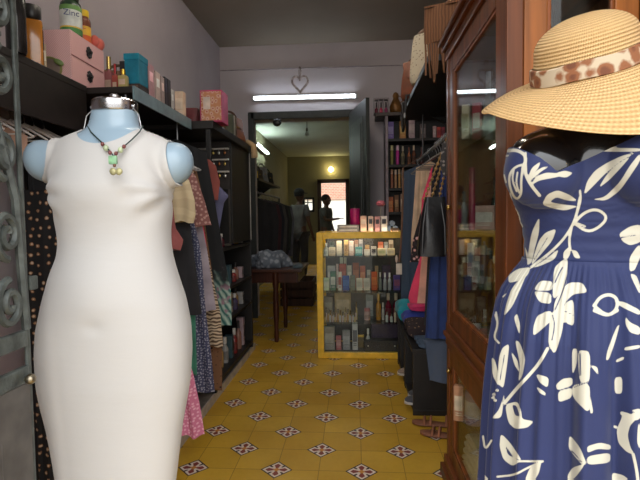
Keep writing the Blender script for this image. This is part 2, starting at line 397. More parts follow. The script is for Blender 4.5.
# photo row, left edge, right edge, front depth, back depth
LS = [(100, 97, 134, .042, .042), (112, 93, 136.5, .046, .046), (122, 92, 137, .047, .047), (130, 89, 139, .05, .05), (134, 82, 146, .054, .054), (138, 66, 160, .062, .06), (143, 56, 169, .07, .066), (152, 53, 172, .082, .074), (165, 52, 174, .094, .082), (180, 51, 174, .106, .085),
      (190, 51, 173.5, .112, .084), (202, 53, 172.5, .108, .08), (215, 55.5, 171.5, .098, .077), (228, 58, 171, .092, .074), (242, 59.5, 171.5, .09, .074), (256, 58.5, 173, .094, .08), (275, 51, 178, .1, .092), (300, 44, 186, .106, .108), (327, 37.5, 191, .104, .115), (350, 35.5, 192, .1, .116), (380, 36.5, 190.5, .095, .108), (397, 39, 188, .09, .1), (425, 46, 183, .084, .09), (452, 51, 180, .08, .082), (477, 55, 177, .077, .078), (540, 63, 171, .075, .074), (570, 65, 170, .075, .074)]
def lring(py, n=64):
    xl, xr, fr, bk = interp(LS, py); k_ = min(1, max(0, (py-134)/12)); xl += 5.6*k_; xr -= 3.2*k_; a = at(xl, py, LY); b = at(xr, py, LY)
    return ring((a.x+b.x)/2, LY, (a.z+b.z)/2, (b.x-a.x)/2, fr, bk, n, .92)
def lbody(y0, y1, arms=True, bust=True):
    bm = B(); rows = list(np.arange(y0, y1+.1, 3.0))
    skin_rings(bm, [lring(y) for y in rows][::-1])
    if arms:
        for px, py, s_ in ((45, 161, -1), (174, 164, 1)):
            c = at(px, py, LY); ball(bm, c, (.047, .05, .054), 14, rot=Matrix.Rotation(s_*.35, 3, 'Y')); c2 = at(px-s_*14, py-1, LY); ball(bm, c2, (.045, .05, .05), 14)
    if bust:
        for px in (84, 136): ball(bm, at(px, 191, LY-.043), (.060, .048, .068), 14)
    return bm
mann = thing('mannequin', 'pale blue headless torso mannequin with chrome neck cap wearing the white dress', 'mannequin', (at(115, 300, LY).x, LY, 0))
def loc_to(bm, root): bmesh.ops.translate(bm, vec=-root.location, verts=bm.verts); return bm
bm = remesh(lbody(107, 345), .007, 8)
obj('torso', loc_to(bm, mann), solid((150, 172, 188), .32, 0, .02, 6, 0, .2), mann, True)
nk = at(115, 108, LY); zc = nk.z - mann.location.z; nx = nk.x-mann.location.x; wn = (at(136, 104, LY)-at(94, 104, LY)).x/2
bm = B(); lathe(bm, [(wn*.94, -.012), (wn, -.008), (wn, .012), (wn*.93, .016), (wn*.45, .018), (.001, .018)], (nx, 0, zc), 32, sy=1.0)
cap_ = obj('neck_cap', bm, metal((205, 205, 210), .22), mann, True)
bm = B(); lathe(bm, [(.006, 0), (.012, .004), (.013, .012), (.007, .016)], (nx, 0, zc+.017), 14)
obj('top_boss', bm, metal((190, 190, 195), .25), cap_, True)
for s_ in (-1, 1): bm = B(); ball(bm, (nx+s_*wn*.99, -.012, zc), .0045, 6); obj('screw', bm, metal((190, 190, 195), .25), cap_, True)
for s_ in (-1, 1):
    bm = B(); tube(bm, [(nx+s_*(wn-.002), -.01, zc-.004), (nx+s_*(wn+.012), -.014, zc-.02), (nx+s_*(wn+.018), -.016, zc-.05), (nx+s_*(wn+.012), -.016, zc-.074)], .0012, 6)
    obj('wire_loop', bm, metal((190, 190, 190), .3), cap_, True)
bm = B(); tube(bm, [(0, 0, .02), (0, 0, .82)], .0125, 12); obj('pole', bm, metal((190, 190, 195), .25), mann, True)
bm = B(); lathe(bm, [(.15, 0), (.15, .012), (.13, .02), (.03, .03), (.018, .05)], n=32); obj('base', bm, metal((190, 190, 195), .25), mann, True)

FAB = NT('white_knit'); _v = FAB.coord(scale=(1, 1, 1)); _n = FAB.noise(_v, 900, 2); _n2 = FAB.noise(FAB.coord(scale=(3, 3, 14)), 2.4, 3)
FAB.set(Base_Color=FAB.mix(_n, lin((188, 185, 182)), lin((196, 193, 190))), Roughness=.75, Sheen_Weight=.2); FAB.bump(FAB.math('ADD', FAB.math('MULTIPLY', _n, .1), _n2), .07, .012)
bm = remesh(lbody(122, 567), .0062, 9)
for v in bm.verts: pass
bm.normal_update()
nave = at(117, 318, LY); bel = at(116, 285, LY)
nrm = {v: v.normal.copy() for v in bm.verts}
for v in bm.verts:
    c = v.co; d = .0042
    if c.y < LY:
        d += .012*math.exp(-(((c.x-bel.x)/.085)**2+((c.z-bel.z)/.07)**2)) - .0035*math.exp(-(((c.x-nave.x)/.022)**2+((c.z-nave.z)/.016)**2))
    # drag folds out of both armholes
    for px, s_ in ((50, 1), (174, -1)):
        o = at(px, 192, LY); q = Vector(((c.x-o.x)*s_, c.z-o.z))
        if q.length < .16 and q.x > -.02 and c.y < LY+.03:
            a = math.atan2(q.y, q.x); d += .0028*math.sin(a*9)*math.exp(-((q.length-.055)/.04)**2)
    v.co = c + nrm[v]*d
nl, nr, nb = at(85.5, 128, LY), at(145, 131, LY), at(112, 145, LY-.05)
ncx, nhw = (nl.x+nr.x)/2, (nr.x-nl.x)/2; ntop = (nl.z+nr.z)/2
def neck_f(c):
    t = (c.x-ncx)/nhw
    if c.y < LY+.005: zl = ntop+.012 - (ntop+.012-nb.z)*math.sqrt(max(0, 1-t*t)) if abs(t) < 1 else 9
    else: zl = ntop+.012 - .02*math.sqrt(max(0, 1-t*t)) if abs(t) < 1 else 9
    return c.z - zl
cut_field(bm, neck_f)
AL = [(130, 54), (134, 54.5), (142, 57), (150, 59), (160, 59), (168, 57), (176, 53), (186, 46.5), (190, 38)]
AR = [(130, 169), (136, 170), (146, 172), (156, 174), (166, 176), (176, 177.5), (184, 178.5), (190, 190)]
alz = [(at(x, y, LY).z, at(x, y, LY).x) for y, x in AL][::-1]; arz = [(at(x, y, LY).z, at(x, y, LY).x) for y, x in AR][::-1]
def arm_f(c):
    lx = np.interp(c.z, [q[0] for q in alz], [q[1] for q in alz]); rx = np.interp(c.z, [q[0] for q in arz], [q[1] for q in arz])
    dl, dr = lx-c.x, c.x-rx
    return max(dl, dr) if c.z > alz[0][0] else -1
cut_field(bm, arm_f)
zh = at(100, 562, LY).z
cut_field(bm, lambda c: zh-c.z)
bm2 = eval_mesh(bm, [('SOLIDIFY', dict(thickness=.0028, offset=-1))])
root = at(115, 562, LY)
o = obj('dress', bm2, FAB.m, None, True); tag(o, 'plain white sleeveless fitted dress on the pale blue torso at left', 'dress')

# necklace on the white dress
nk_t = thing('necklace', 'green stone pendant necklace on a dark cord around the pale blue neck', 'necklace', at(115, 150, LY-.09))
def npt(px, py, d): return at(px, py, LY-d) - nk_t.location
cord = [npt(87.5, 126, .034), npt(91, 132, .062), npt(97, 138, .078), npt(103, 143.5, .086), npt(110, 151, .101), npt(113.5, 156, .107)]
cord2 = [npt(143, 126, .034), npt(139.5, 132, .062), npt(132, 139.5, .078), npt(124.5, 146, .088), npt(118, 152, .101), npt(114, 156, .107)]
for cpts in (cord, cord2):
    bm = B(); tube(bm, cpts, .0016, 6); obj('cord', bm, solid((46, 62, 60), .7), nk_t, True)
for px, py, dd, r_, cc in ((102.5, 144, .09, .0042, (120, 66, 62)), (106, 148, .097, .006, (172, 184, 150)), (110, 152.7, .106, .0042, (110, 60, 60)), (124, 146.5, .092, .0042, (120, 66, 62)), (120.5, 150, .1, .006, (176, 188, 152)), (116, 153.5, .107, .0042, (110, 60, 60)), (114.5, 165.5, .125, .0034, (120, 80, 60))):
    bm = B(); ball(bm, npt(px, py, dd), (r_, r_, r_*1.15), 8); obj('bead', bm, solid(cc, .3), nk_t, True)
bm = B(); c = npt(113, 160, .122); box(bm, c, (.019, .007, .019), .003); obj('stone', bm, solid((124, 164, 128), .25, 0, .2, 60), nk_t, True)
for s_ in (-1, 1):
    bm = B(); c = npt(116+s_*3.1, 171.5, .128); ball(bm, c, (.0075, .004, .008), 8, rot=Matrix.Rotation(s_*.5, 3, 'Y')); obj('charm', bm, solid((164, 158, 116), .35, .2, .2, 60), nk_t, True)

# ------------------------------------------------------------------ black torso, blue floral dress, straw hat
RY, RPX, PHI = .97, 592.0, math.radians(24)
RX = at(RPX, 300, RY).x
man2 = thing('mannequin', 'glossy black headless torso mannequin wearing the blue floral dress and straw hat', 'mannequin', (RX, RY, 0), -PHI)
RS = [(84, 24), (100, 25), (112, 27), (120, 36), (127, 60), (134, 76), (142, 84), (150, 87), (165, 88), (178, 87), (195, 81), (210, 74.5), (225, 69.5), (240, 67), (252, 66.5), (262, 69), (275, 79), (290, 89), (305, 95), (325, 99), (350, 102), (375, 104.5), (420, 107.5), (480, 111), (600, 119), (752, 130)]
PXM = (at(RPX+100, 300, RY)-at(RPX, 300, RY)).x/100
RAT = .70
def rring(py, n=96, skirt=False, grow=0.0):
    s_ = interp(RS, py)[0]*PXM*(.915 if py > 125 else 1) + grow; rat = RAT if not skirt else float(np.interp(py, [250, 330], [RAT, .86]))
    a = s_/math.sqrt(math.cos(PHI)**2 + (rat*math.sin(PHI))**2); b = a*rat; z = at(RPX, py, RY).z
    return ring(0, 0, z, a, b, b*.92, n, .95)
def rbody(y0, y1, bust=True):
    bm = B(); skin_rings(bm, [rring(y) for y in np.arange(y0, y1+.1, 3.0)][::-1])
    zb = at(RPX, 172, RY).z
    for s_ in (-1, 1):
        ball(bm, (s_*.083, -.088, zb), (.066, .058, .066), 14)
    return bm
bm = remesh(rbody(84, 330), .007, 4)
obj('torso', bm, solid((14, 14, 16), .18, 0, .02, 6, 0, .5), man2, True)
bm = B(); tube(bm, [(0, 0, .02), (0, 0, .95)], .0125, 12); obj('pole', bm, metal((60, 60, 62), .3), man2, True)
bm = B(); lathe(bm, [(.15, 0), (.15, .012), (.13, .02), (.03, .03), (.018, .05)], n=32); obj('base', bm, metal((60, 60, 62), .3), man2, True)
# bodice (smocked) from the torso union, skirt lofted with folds below the waist seam
WAIST = 258
bm = remesh(rbody(130, WAIST+2), .0055, 2); bm.normal_update()
Rm = Matrix.Translation((RX, RY, 0)) @ Matrix.Rotation(-PHI, 4, 'Z'); Ri = Rm.inverted()
nrm = {v: v.normal.copy() for v in bm.verts}
zsm0, zsm1 = at(RPX, 198, RY).z, at(RPX, WAIST, RY).z
for v in bm.verts:
    d = .005
    if v.co.z < zsm0: d += .0011*math.sin(v.co.z*900)
    v.co += nrm[v]*d
NP = [(470, 150), (500, 152), (505, 149), (511, 147), (518, 148), (526, 151), (540, 157.5), (550, 165), (557.5, 172), (570, 166), (585, 160), (600, 153), (615, 146), (628, 140), (640, 134), (660, 127), (700, 124)]
def proj(P):
    d = P-_O; z = d.dot(_F); return 320+FP*d.dot(_R)/z, 240-FP*d.dot(_U)/z
zback = at(RPX, 160, RY).z
def top_f(c):
    if c.y > .03: return c.z-zback
    x, y = proj(Rm @ c); yl = float(np.interp(x, [q[0] for q in NP], [q[1] for q in NP]))
    f = (yl-y)/FP*(RY); g = c.z-zback; t = min(1, max(0, (c.y+.02)/.05)); return f*(1-t)+g*t
cut_field(bm, top_f)
cut_field(bm, lambda c: (zsm1-.002)-c.z)
bod = eval_mesh(bm, [('SUBSURF', dict(levels=1)), ('SOLIDIFY', dict(thickness=.0025, offset=-1))])
# skirt
sk = B(); rows = [y for y in np.concatenate([np.arange(WAIST, 485, 1.4), np.arange(485, 746, 12)])]
N = 720; rings = []
rnd = random.Random(5); ph = [rnd.uniform(0, 6.28) for _ in range(8)]
for y in rows:
    base = rring(y, N, True, .006); k = min(1, max(0, (y-WAIST)/150.)); k0 = min(1, (y-WAIST)/14.); out = []
    for i, p in enumerate(base):
        a = 2*PI*i/N; d = Vector((p.x, p.y, 0)).normalized()
        f = .010*k**.8*(math.sin(13*a+ph[0]+.5*math.sin(3*a+ph[1])) + .6*math.sin(22*a+ph[2]+.8*math.sin(2*a)) + .35*math.sin(37*a+ph[3])) + .0012*k0*(1-k)*math.sin(90*a+2*math.sin(7*a))
        out.append(p + d*f)
    rings.append(out)
skin_rings(sk, rings[::-1], True, False)
skt = eval_mesh(sk, [('SOLIDIFY', dict(thickness=.002, offset=-1))])
# --- the printed lilies: flat outlines laid on the front of the cloth, stored per vertex as a distance to the print's edge
SH = []
def soft(pts, closed, it, k=.22):
    for _ in range(it):
        n = len(pts); out = [] if closed else [pts[0]]
        for i in range(n if closed else n-1):
            a, b_ = pts[i], pts[(i+1) % n]; out += [(a[0]*(1-k)+b_[0]*k, a[1]*(1-k)+b_[1]*k), (a[0]*k+b_[0]*(1-k), a[1]*k+b_[1]*(1-k))]
        pts = out if closed else out+[pts[-1]]
    return pts
def pg(y0, *pts, neg=False): SH.append(('p', soft([(480+x/4, y0+y/4) for x, y in pts], True, 2, .17), 0, neg))
def ln(y0, w, *pts): SH.append(('l', soft([(480+x/4, y0+y/4) for x, y in pts], False, 2, .25), w/8, False))
a = 100
ln(a, 13, (112, 203), (140, 200), (165, 208), (184, 226), (178, 270), (185, 305), (205, 342), (238, 382)); ln(a, 9, (182, 212), (184, 290))
ln(a, 9, (172, 258), (140, 268), (118, 295), (116, 335), (132, 385), (150, 398), (166, 375), (164, 330), (168, 290), (172, 258)); ln(a, 7, (135, 280), (128, 320), (146, 365)); ln(a, 7, (150, 290), (144, 330), (156, 370))
pg(a, (200, 345), (225, 305), (265, 290), (310, 293), (330, 303), (290, 312), (235, 322)); pg(a, (193, 305), (208, 270), (243, 245), (235, 270), (212, 300), (200, 330)); pg(a, (202, 325), (218, 290), (250, 268), (278, 266), (250, 282), (222, 305))
pg(a, (303, 292), (340, 282), (374, 292), (345, 311), (315, 306))
pg(a, (414, 382), (428, 325), (460, 282), (510, 250), (570, 222), (625, 210), (560, 245), (500, 295), (452, 345)); pg(a, (474, 353), (500, 308), (540, 262), (606, 222), (560, 275), (515, 322)); pg(a, (448, 398), (500, 388), (560, 328), (600, 262), (640, 212), (640, 245), (600, 305), (560, 362), (505, 403))
pg(a, (478, 205), (545, 184), (548, 192), (640, 193), (640, 206), (550, 207))
pg(a, (248, 418), (268, 378), (310, 360), (360, 380), (392, 405), (348, 402), (305, 388), (278, 408), (330, 418), (395, 425), (340, 443), (285, 432))
ln(a, 9, (400, 363), (403, 400), (392, 440), (376, 490)); ln(a, 8, (120, 375), (128, 420), (150, 450), (158, 480)); ln(a, 6, (85, 215), (100, 225), (112, 222)); ln(a, 6, (82, 262), (92, 268)); ln(a, 6, (96, 300), (104, 330))
a = 200
ln(a, 10, (400, -10), (386, 60), (366, 110), (332, 160), (282, 210), (205, 268)); ln(a, 10, (366, 110), (356, 160), (361, 200))
ln(a, 11, (376, 92), (418, 48), (470, 35), (512, 68), (480, 108), (430, 130), (376, 92)); ln(a, 8, (380, 90), (420, 105))
pg(a, (333, 236), (334, 208), (354, 188), (363, 212), (350, 236)); pg(a, (366, 198), (388, 204), (403, 234), (378, 232))
pg(a, (186, 262), (205, 132), (238, 65), (236, 132), (216, 205), (206, 252)); pg(a, (202, 266), (235, 162), (262, 130), (306, 114), (290, 162), (240, 222)); ln(a, 3, (216, 240), (270, 150)); SH[-1] = SH[-1][:3]+(True,)
pg(a, (206, 272), (260, 240), (316, 194), (300, 237), (240, 264)); pg(a, (178, 183), (192, 215), (190, 252))
pg(a, (113, 302), (150, 275), (203, 268), (190, 302), (160, 322), (115, 332)); pg(a, (93, 468), (108, 405), (128, 350), (192, 282), (166, 345), (130, 425)); pg(a, (88, 385), (110, 370), (92, 392))
pg(a, (290, 402), (295, 272), (330, 240), (352, 233), (346, 335), (330, 365)); pg(a, (213, 362), (240, 322), (290, 325), (290, 362)); pg(a, (213, 362), (285, 372), (285, 416), (238, 410)); pg(a, (298, 402), (350, 330), (410, 330), (432, 370), (372, 376), (330, 422), (362, 490), (290, 490)); pg(a, (228, 475), (260, 445), (292, 450), (286, 490), (230, 490))
ln(a, 5, (300, 330), (318, 290), (330, 270)); SH[-1] = SH[-1][:3]+(True,); ln(a, 5, (300, 440), (330, 370), (350, 300)); SH[-1] = SH[-1][:3]+(True,); ln(a, 4, (225, 365), (285, 366)); SH[-1] = SH[-1][:3]+(True,)
ln(a, 13, (457, 422), (480, 388), (518, 376), (550, 394), (548, 438), (512, 465), (457, 442)); pg(a, (535, 405), (580, 410), (640, 440), (640, 458), (575, 432))
pg(a, (555, 135), (600, 105), (640, 98), (660, 130), (640, 170), (600, 182), (570, 166)); pg(a, (598, 286), (598, 230), (625, 190), (640, 178), (640, 232), (618, 282)); pg(a, (598, 294), (625, 300), (640, 340), (640, 382)); ln(a, 4, (565, 150), (625, 140)); SH[-1] = SH[-1][:3]+(True,)
ln(a, 8, (118, 0), (134, 40), (150, 70), (168, 106)); ln(a, 6, (140, 50), (130, 62), (160, 100))
a = 300
pg(a, (228, 62), (285, 40), (287, 82), (213, 147), (213, 110)); pg(a, (285, 50), (335, 30), (331, 120), (300, 220), (273, 180), (278, 90)); pg(a, (335, 15), (375, -5), (377, 105), (342, 92)); ln(a, 5, (290, 60), (300, 100), (288, 160)); SH[-1] = SH[-1][:3]+(True,); ln(a, 4, (340, 45), (372, 60)); SH[-1] = SH[-1][:3]+(True,)
ln(a, 8, (64, 50), (72, 100), (54, 150), (76, 172)); ln(a, 6, (60, 60), (68, 85))
pg(a, (46, 228), (60, 240), (80, 320), (74, 345), (50, 302)); pg(a, (72, 335), (74, 235), (90, 190), (118, 174), (108, 262), (94, 355)); pg(a, (135, 70), (149, 53), (161, 100), (158, 142)); pg(a, (140, 160), (158, 168), (182, 232), (170, 302), (153, 328), (161, 260)); pg(a, (123, 203), (150, 240), (159, 292), (138, 260))
ln(a, 4, (80, 320), (98, 220)); SH[-1] = SH[-1][:3]+(True,)
ln(a, 13, (98, 412), (150, 350), (200, 297), (238, 252), (270, 195)); pg(a, (223, 295), (276, 310), (271, 352), (238, 330)); pg(a, (223, 343), (262, 370), (263, 384), (238, 372))
pg(a, (368, 195), (390, 195), (386, 262), (369, 302)); pg(a, (390, 200), (441, 205), (439, 332), (398, 332)); pg(a, (303, 340), (330, 315), (370, 310), (370, 342), (310, 362)); pg(a, (312, 365), (370, 350), (366, 392), (314, 410)); pg(a, (368, 340), (440, 330), (439, 458), (372, 392)); pg(a, (438, 258), (470, 268), (474, 302), (456, 280)); pg(a, (438, 368), (454, 452), (440, 454))
ln(a, 6, (400, 215), (402, 300)); SH[-1] = SH[-1][:3]+(True,); ln(a, 4, (375, 350), (438, 325)); SH[-1] = SH[-1][:3]+(True,)
pg(a, (503, 242), (510, 200), (545, 110), (559, 95), (546, 150), (516, 238)); pg(a, (543, 240), (576, 225), (576, 238), (545, 250)); pg(a, (538, 310), (569, 307), (569, 375), (539, 374)); pg(a, (575, 190), (640, 179), (640, 193), (580, 203)); pg(a, (581, 65), (600, 90), (640, 108), (640, 141), (600, 130), (583, 100)); pg(a, (533, 3), (580, 8), (640, 45), (640, 62), (570, 30)); ln(a, 12, (455, 22), (508, 65), (550, 42))
for cx, cy in ((55, 378), (68, 362), (60, 402), (52, 392)): ln(a, 5, (cx-5, cy), (cx+3, cy-6), (cx+6, cy+4), (cx-5, cy))
pg(a, (100, 368), (76, 440), (45, 474), (86, 472), (95, 400)); pg(a, (553, 446), (600, 460), (640, 438), (640, 480), (585, 482))
a = 360
pg(a, (100, 178), (150, 165), (165, 205), (168, 237), (217, 245), (190, 271), (140, 276), (113, 250)); pg(a, (128, 180), (146, 182), (160, 226), (140, 222), neg=True)
pg(a, (83, 293), (120, 330), (170, 405), (140, 398), (98, 335), (112, 382), (165, 402), (130, 425), (93, 398), (78, 345)); ln(a, 8, (68, 467), (140, 460), (192, 430), (252, 405)); ln(a, 8, (150, 405), (252, 405)); pg(a, (178, 484), (200, 430), (246, 404), (236, 452), (216, 484))
ln(a, 8, (12, 305), (20, 362), (46, 322)); ln(a, 9, (-4, 440), (32, 482)); pg(a, (358, 298), (400, 350), (427, 416), (408, 420), (368, 372), (354, 350)); pg(a, (350, 462), (370, 430), (422, 414), (382, 470), (352, 484)); pg(a, (428, 345), (480, 330), (523, 340), (523, 359), (470, 355), (430, 372)); pg(a, (428, 385), (521, 370), (521, 411), (430, 420)); ln(a, 4, (365, 360), (410, 412)); SH[-1] = SH[-1][:3]+(True,)
pg(a, (533, 260), (551, 265), (549, 276), (535, 271)); pg(a, (558, 203), (602, 215), (622, 240), (600, 262), (590, 302), (602, 352), (622, 382), (585, 367), (553, 332), (546, 280), (570, 225)); pg(a, (600, 203), (640, 193), (640, 217)); ln(a, 12, (613, 378), (625, 430), (632, 482)); pg(a, (528, 450), (572, 460), (602, 484), (528, 484)); pg(a, (632, 260), (640, 250), (640, 360), (628, 330))
def sdf(X, Y):
    best = np.full(X.shape, 9.0); cutm = np.full(X.shape, 9.0)
    for kind, pts, w_, neg in SH:
        n = len(pts); D = np.full(X.shape, 1e9); ins = np.zeros(X.shape, bool)
        m = 9; sel = (X > min(p[0] for p in pts)-m) & (X < max(p[0] for p in pts)+m) & (Y > min(p[1] for p in pts)-m) & (Y < max(p[1] for p in pts)+m)
        if not sel.any(): continue
        x, y = X[sel], Y[sel]; D = np.full(x.shape, 1e9); ins = np.zeros(x.shape, bool)
        for i in range(n if kind == 'p' else n-1):
            ax, ay = pts[i]; bx, by = pts[(i+1) % n]; dx, dy = bx-ax, by-ay; L2 = dx*dx+dy*dy or 1e-9
            t = np.clip(((x-ax)*dx+(y-ay)*dy)/L2, 0, 1); D = np.minimum(D, np.hypot(x-ax-t*dx, y-ay-t*dy))
            if kind == 'p':
                c = (ay > y) != (by > y)
                with np.errstate(divide='ignore', invalid='ignore'): ins ^= c & (x < (bx-ax)*(y-ay)/((by-ay) or 1e-9)+ax)
        d = np.where(ins, -D, D) if kind == 'p' else D-w_
        if neg: cutm[sel] = np.minimum(cutm[sel], d)
        else: best[sel] = np.minimum(best[sel], d)
    return np.maximum(best, -cutm)
def bprint(o):
    me = o.data; n = len(me.vertices); co = np.empty(n*3, np.float64); me.vertices.foreach_get('co', co); co = co.reshape(-1, 3).copy()
    back = co[:, 1] > 0; co[back, 1] *= -1                      # the back carries the same cloth
    c, s_ = math.cos(-PHI), math.sin(-PHI)
    Wx, Wy, Wz = co[:, 0]*c-co[:, 1]*s_+RX, co[:, 0]*s_+co[:, 1]*c+RY, co[:, 2]-CH
    D = np.stack([Wx, Wy, Wz], 1); zz = D @ np.array(_F); X = 320+FP*(D @ np.array(_R))/zz; Y = 240-FP*(D @ np.array(_U))/zz
    X = np.where(X > 640, 1280-X, X); Y = np.where(Y > 479, 479-(Y-479)*.8, Y)
    at_ = me.attributes.new('print', 'FLOAT', 'POINT'); at_.data.foreach_set('value', sdf(X, Y).astype(np.float32))
t = NT('blue_lily_cloth'); an = t.n('ShaderNodeAttribute', attribute_name='print')
v = t.coord(); nz = t.noise(v, 14, 3); n2 = t.noise(v, 500, 2)
blue = t.mix(nz, lin((20, 31, 74)), lin((26, 39, 88)))
t.set(Base_Color=t.mix(t.ramp(an.outputs['Fac'], .35, -.35), blue, lin((198, 193, 176))), Roughness=.7, Sheen_Weight=.15)
t.bump(n2, .12, .002); BL = t.m
dr = thing('dress', 'navy blue dress with white lily print and sweetheart neckline on the black torso', 'dress', (RX, RY, at(RPX, 745, RY).z), -PHI)
for b_, nm in ((bod, 'bodice'), (skt, 'skirt')):
    o = obj(nm, b_, BL, dr, True); bprint(o); o.location.z = -dr.location.z

# hat -------------------------------------------------------------------------------------------------
hc = at(588.5, 72.5, RY-.015)
hat = thing('sun_hat', 'natural straw sun hat with leopard print band on the black neck', 'hat', hc)
HT = NT('woven_straw'); ha = HT.n('ShaderNodeAttribute', attribute_name='turns'); hs = HT.math('SINE', HT.math('MULTIPLY', ha.outputs['Fac'], 2*PI))
uvn = HT.n('ShaderNodeAttribute', attribute_name='around'); kn = HT.math('SINE', HT.math('ADD', HT.math('MULTIPLY', uvn.outputs['Fac'], 2*PI), HT.math('MULTIPLY', HT.math('FLOOR', ha.outputs['Fac']), 2.1)))
hgt = HT.math('ADD', hs, HT.math('MULTIPLY', kn, .45)); nz = HT.noise(HT.coord(), 60, 3)
HT.set(Base_Color=HT.mix(HT.ramp(hgt, -1.2, 1.0), lin((190, 148, 94)), HT.mix(nz, lin((222, 182, 124)), lin((234, 198, 144)))), Roughness=.6); HT.bump(hgt, .55, .004)
cr_, ch_ = .097, .104
def hat_mesh(prof, na=144, wob=None):
    bm = B(); L = 0; rings = []; ls = []
    for i, (r, z) in enumerate(prof):
        if i: L += math.hypot(r-prof[i-1][0], z-prof[i-1][1])
        ls.append(L); ring_ = []
        for k in range(na):
            a_ = 2*PI*k/na; dz = wob(r, a_) if wob else 0
            ring_.append(Vector((max(r, .0005)*math.cos(a_), max(r, .0005)*.98*math.sin(a_), z+dz)))
        rings.append(ring_)
    V = skin_rings(bm, rings, True, False)
    return bm, ls, na
def hat_obj(name, prof, wob=None):
    bm, ls, na = hat_mesh(prof, 144, wob); o = obj(name, bm, HT.m, hat, True, recalc=False); me = o.data
    A = me.attributes.new('turns', 'FLOAT', 'POINT'); Bq = me.attributes.new('around', 'FLOAT', 'POINT')
    for i in range(len(ls)):
        for k in range(na): A.data[i*na+k].value = ls[i]/.0064; Bq.data[i*na+k].value = k*1.0
    m = o.modifiers.new('thick', 'SOLIDIFY'); m.thickness = .0022; m.offset = 0; return o
prof = []
for i in range(0, 46):                                   # crown: dome over nearly upright sides
    u_ = i/45
    if u_ < .55: a_ = u_/.55*PI/2; prof.append((cr_*.90*math.sin(a_)**.92, ch_ - .052*(1-math.cos(a_))))
    else: q = (u_-.55)/.45; prof.append((cr_*(.90+.10*q), (ch_-.052)*(1-q)))
hat_obj('crown', prof)
bp = [(cr_+(0.199-cr_)*q, -.004*q-.012*q**3) for q in np.linspace(0, 1, 40)]
def wob(r, a_): q = (r-cr_)/(0.199-cr_); return -.078*q**1.25*max(0, -.05-math.sin(a_))**1.2 + q*q*(.008*math.sin(2*a_+.6)+.006*math.sin(3*a_+2.0))
hat_obj('brim', bp, wob)
bm = B(); rings = []
for r, z in ((cr_+.001, .001), (cr_+.0055, .003), (cr_+.0045, .017), (cr_+.002, .031), (cr_-.002, .0325)):
    rings.append([Vector((r*math.cos(2*PI*k/96), r*.98*math.sin(2*PI*k/96), z+.0015*math.sin(5*2*PI*k/96))) for k in range(96)])
skin_rings(bm, rings, True, False)
LE = spots((196, 178, 152), (140, 88, 56), 36, .44, .58, .8, c3=(112, 66, 44))
bnd = obj('band', bm, LE, hat, True)
hat.rotation_euler = (math.radians(-17), math.radians(-11), math.radians(8))
hat.rotation_euler = (math.radians(16), math.radians(-16), 0)
# ================================================================== left side of the shop
DKW = solid((30, 25, 23), .5, 0, .2); DKB = solid((24, 21, 20), .45, 0, .15)
ZS = 1.80
def cloth_mat(k): return k if isinstance(k, bpy.types.Material) else cloth(k)
# --- generic goods -------------------------------------------------
def carton(name, label, cat, loc, size, c, stripe=None, rotz=0, group=None, lidc=None, seam=True):
    """a bottom-origin box: bevelled body, flap seam on top, printed front panel"""
    w_, d_, h_ = size; t = thing(name, label, cat, loc, rotz, group)
    bm = B(); box(bm, (0, 0, h_/2), (w_, d_, h_), min(.003, w_*.08)); b2(bm, (-w_*.46, -.0007, h_), (w_*.46, .0007, h_+.0006))
    obj('box_body', bm, solid(c, .5), t)
    if stripe:
        bm = B(); b2(bm, (-w_*.40, -d_/2-.0012, h_*.30), (w_*.40, -d_/2+.001, h_*.72), .0008)
        for z in (.16, .22): b2(bm, (-w_*.3, -d_/2-.0008, h_*z), (w_*.3, -d_/2+.001, h_*(z+.025)))
        obj('printed_panel', bm, solid(stripe, .5), t)
    return t
def bottle(name, label, cat, loc, h, r, c, capc, group=None, kind='round', labc=None, rough=.2, capmetal=0.0, capfrac=.26):
    t = thing(name, label, cat, loc, 0, group); hb = h*(1-capfrac)
    bm = B()
    if kind == 'square': box(bm, (0, 0, hb*.46), (r*1.9, r*1.5, hb*.92), r*.25); lathe(bm, [(r*.4, hb*.90), (r*.4, hb)], n=12)
    elif kind == 'tube': lathe(bm, [(r, 0), (r, hb*.5), (r*.96, hb*.9), (r*.9, hb)], n=14)
    else: lathe(bm, [(r*.9, 0), (r, hb*.05), (r, hb*.70), (r*.86, hb*.80), (r*.5, hb*.90), (r*.42, hb*.93), (r*.42, hb)], n=14)
    obj('flask' if kind == 'square' else 'bottle_body', bm, solid(c, rough, 0, .06), t, True)
    cr = r*.5 if kind != 'tube' else r*.92
    bm = B(); lathe(bm, [(cr, hb+.0003), (cr*1.04, hb+h*capfrac*.3), (cr, h-.001), (cr*.7, h)], n=14); obj('cap', bm, metal(capc, .25) if capmetal else solid(capc, .35), t, True)
    if labc:
        bm = B()
        if kind == 'square': b2(bm, (-r*.7, -r*.75-.0008, hb*.2), (r*.7, -r*.75+.001, hb*.62))
        else: lathe(bm, [(r*1.012, hb*.16), (r*1.012, hb*.62)], n=14, cap=False)
        obj('paper_label', bm, solid(labc, .6), t, kind != 'square')
    return t

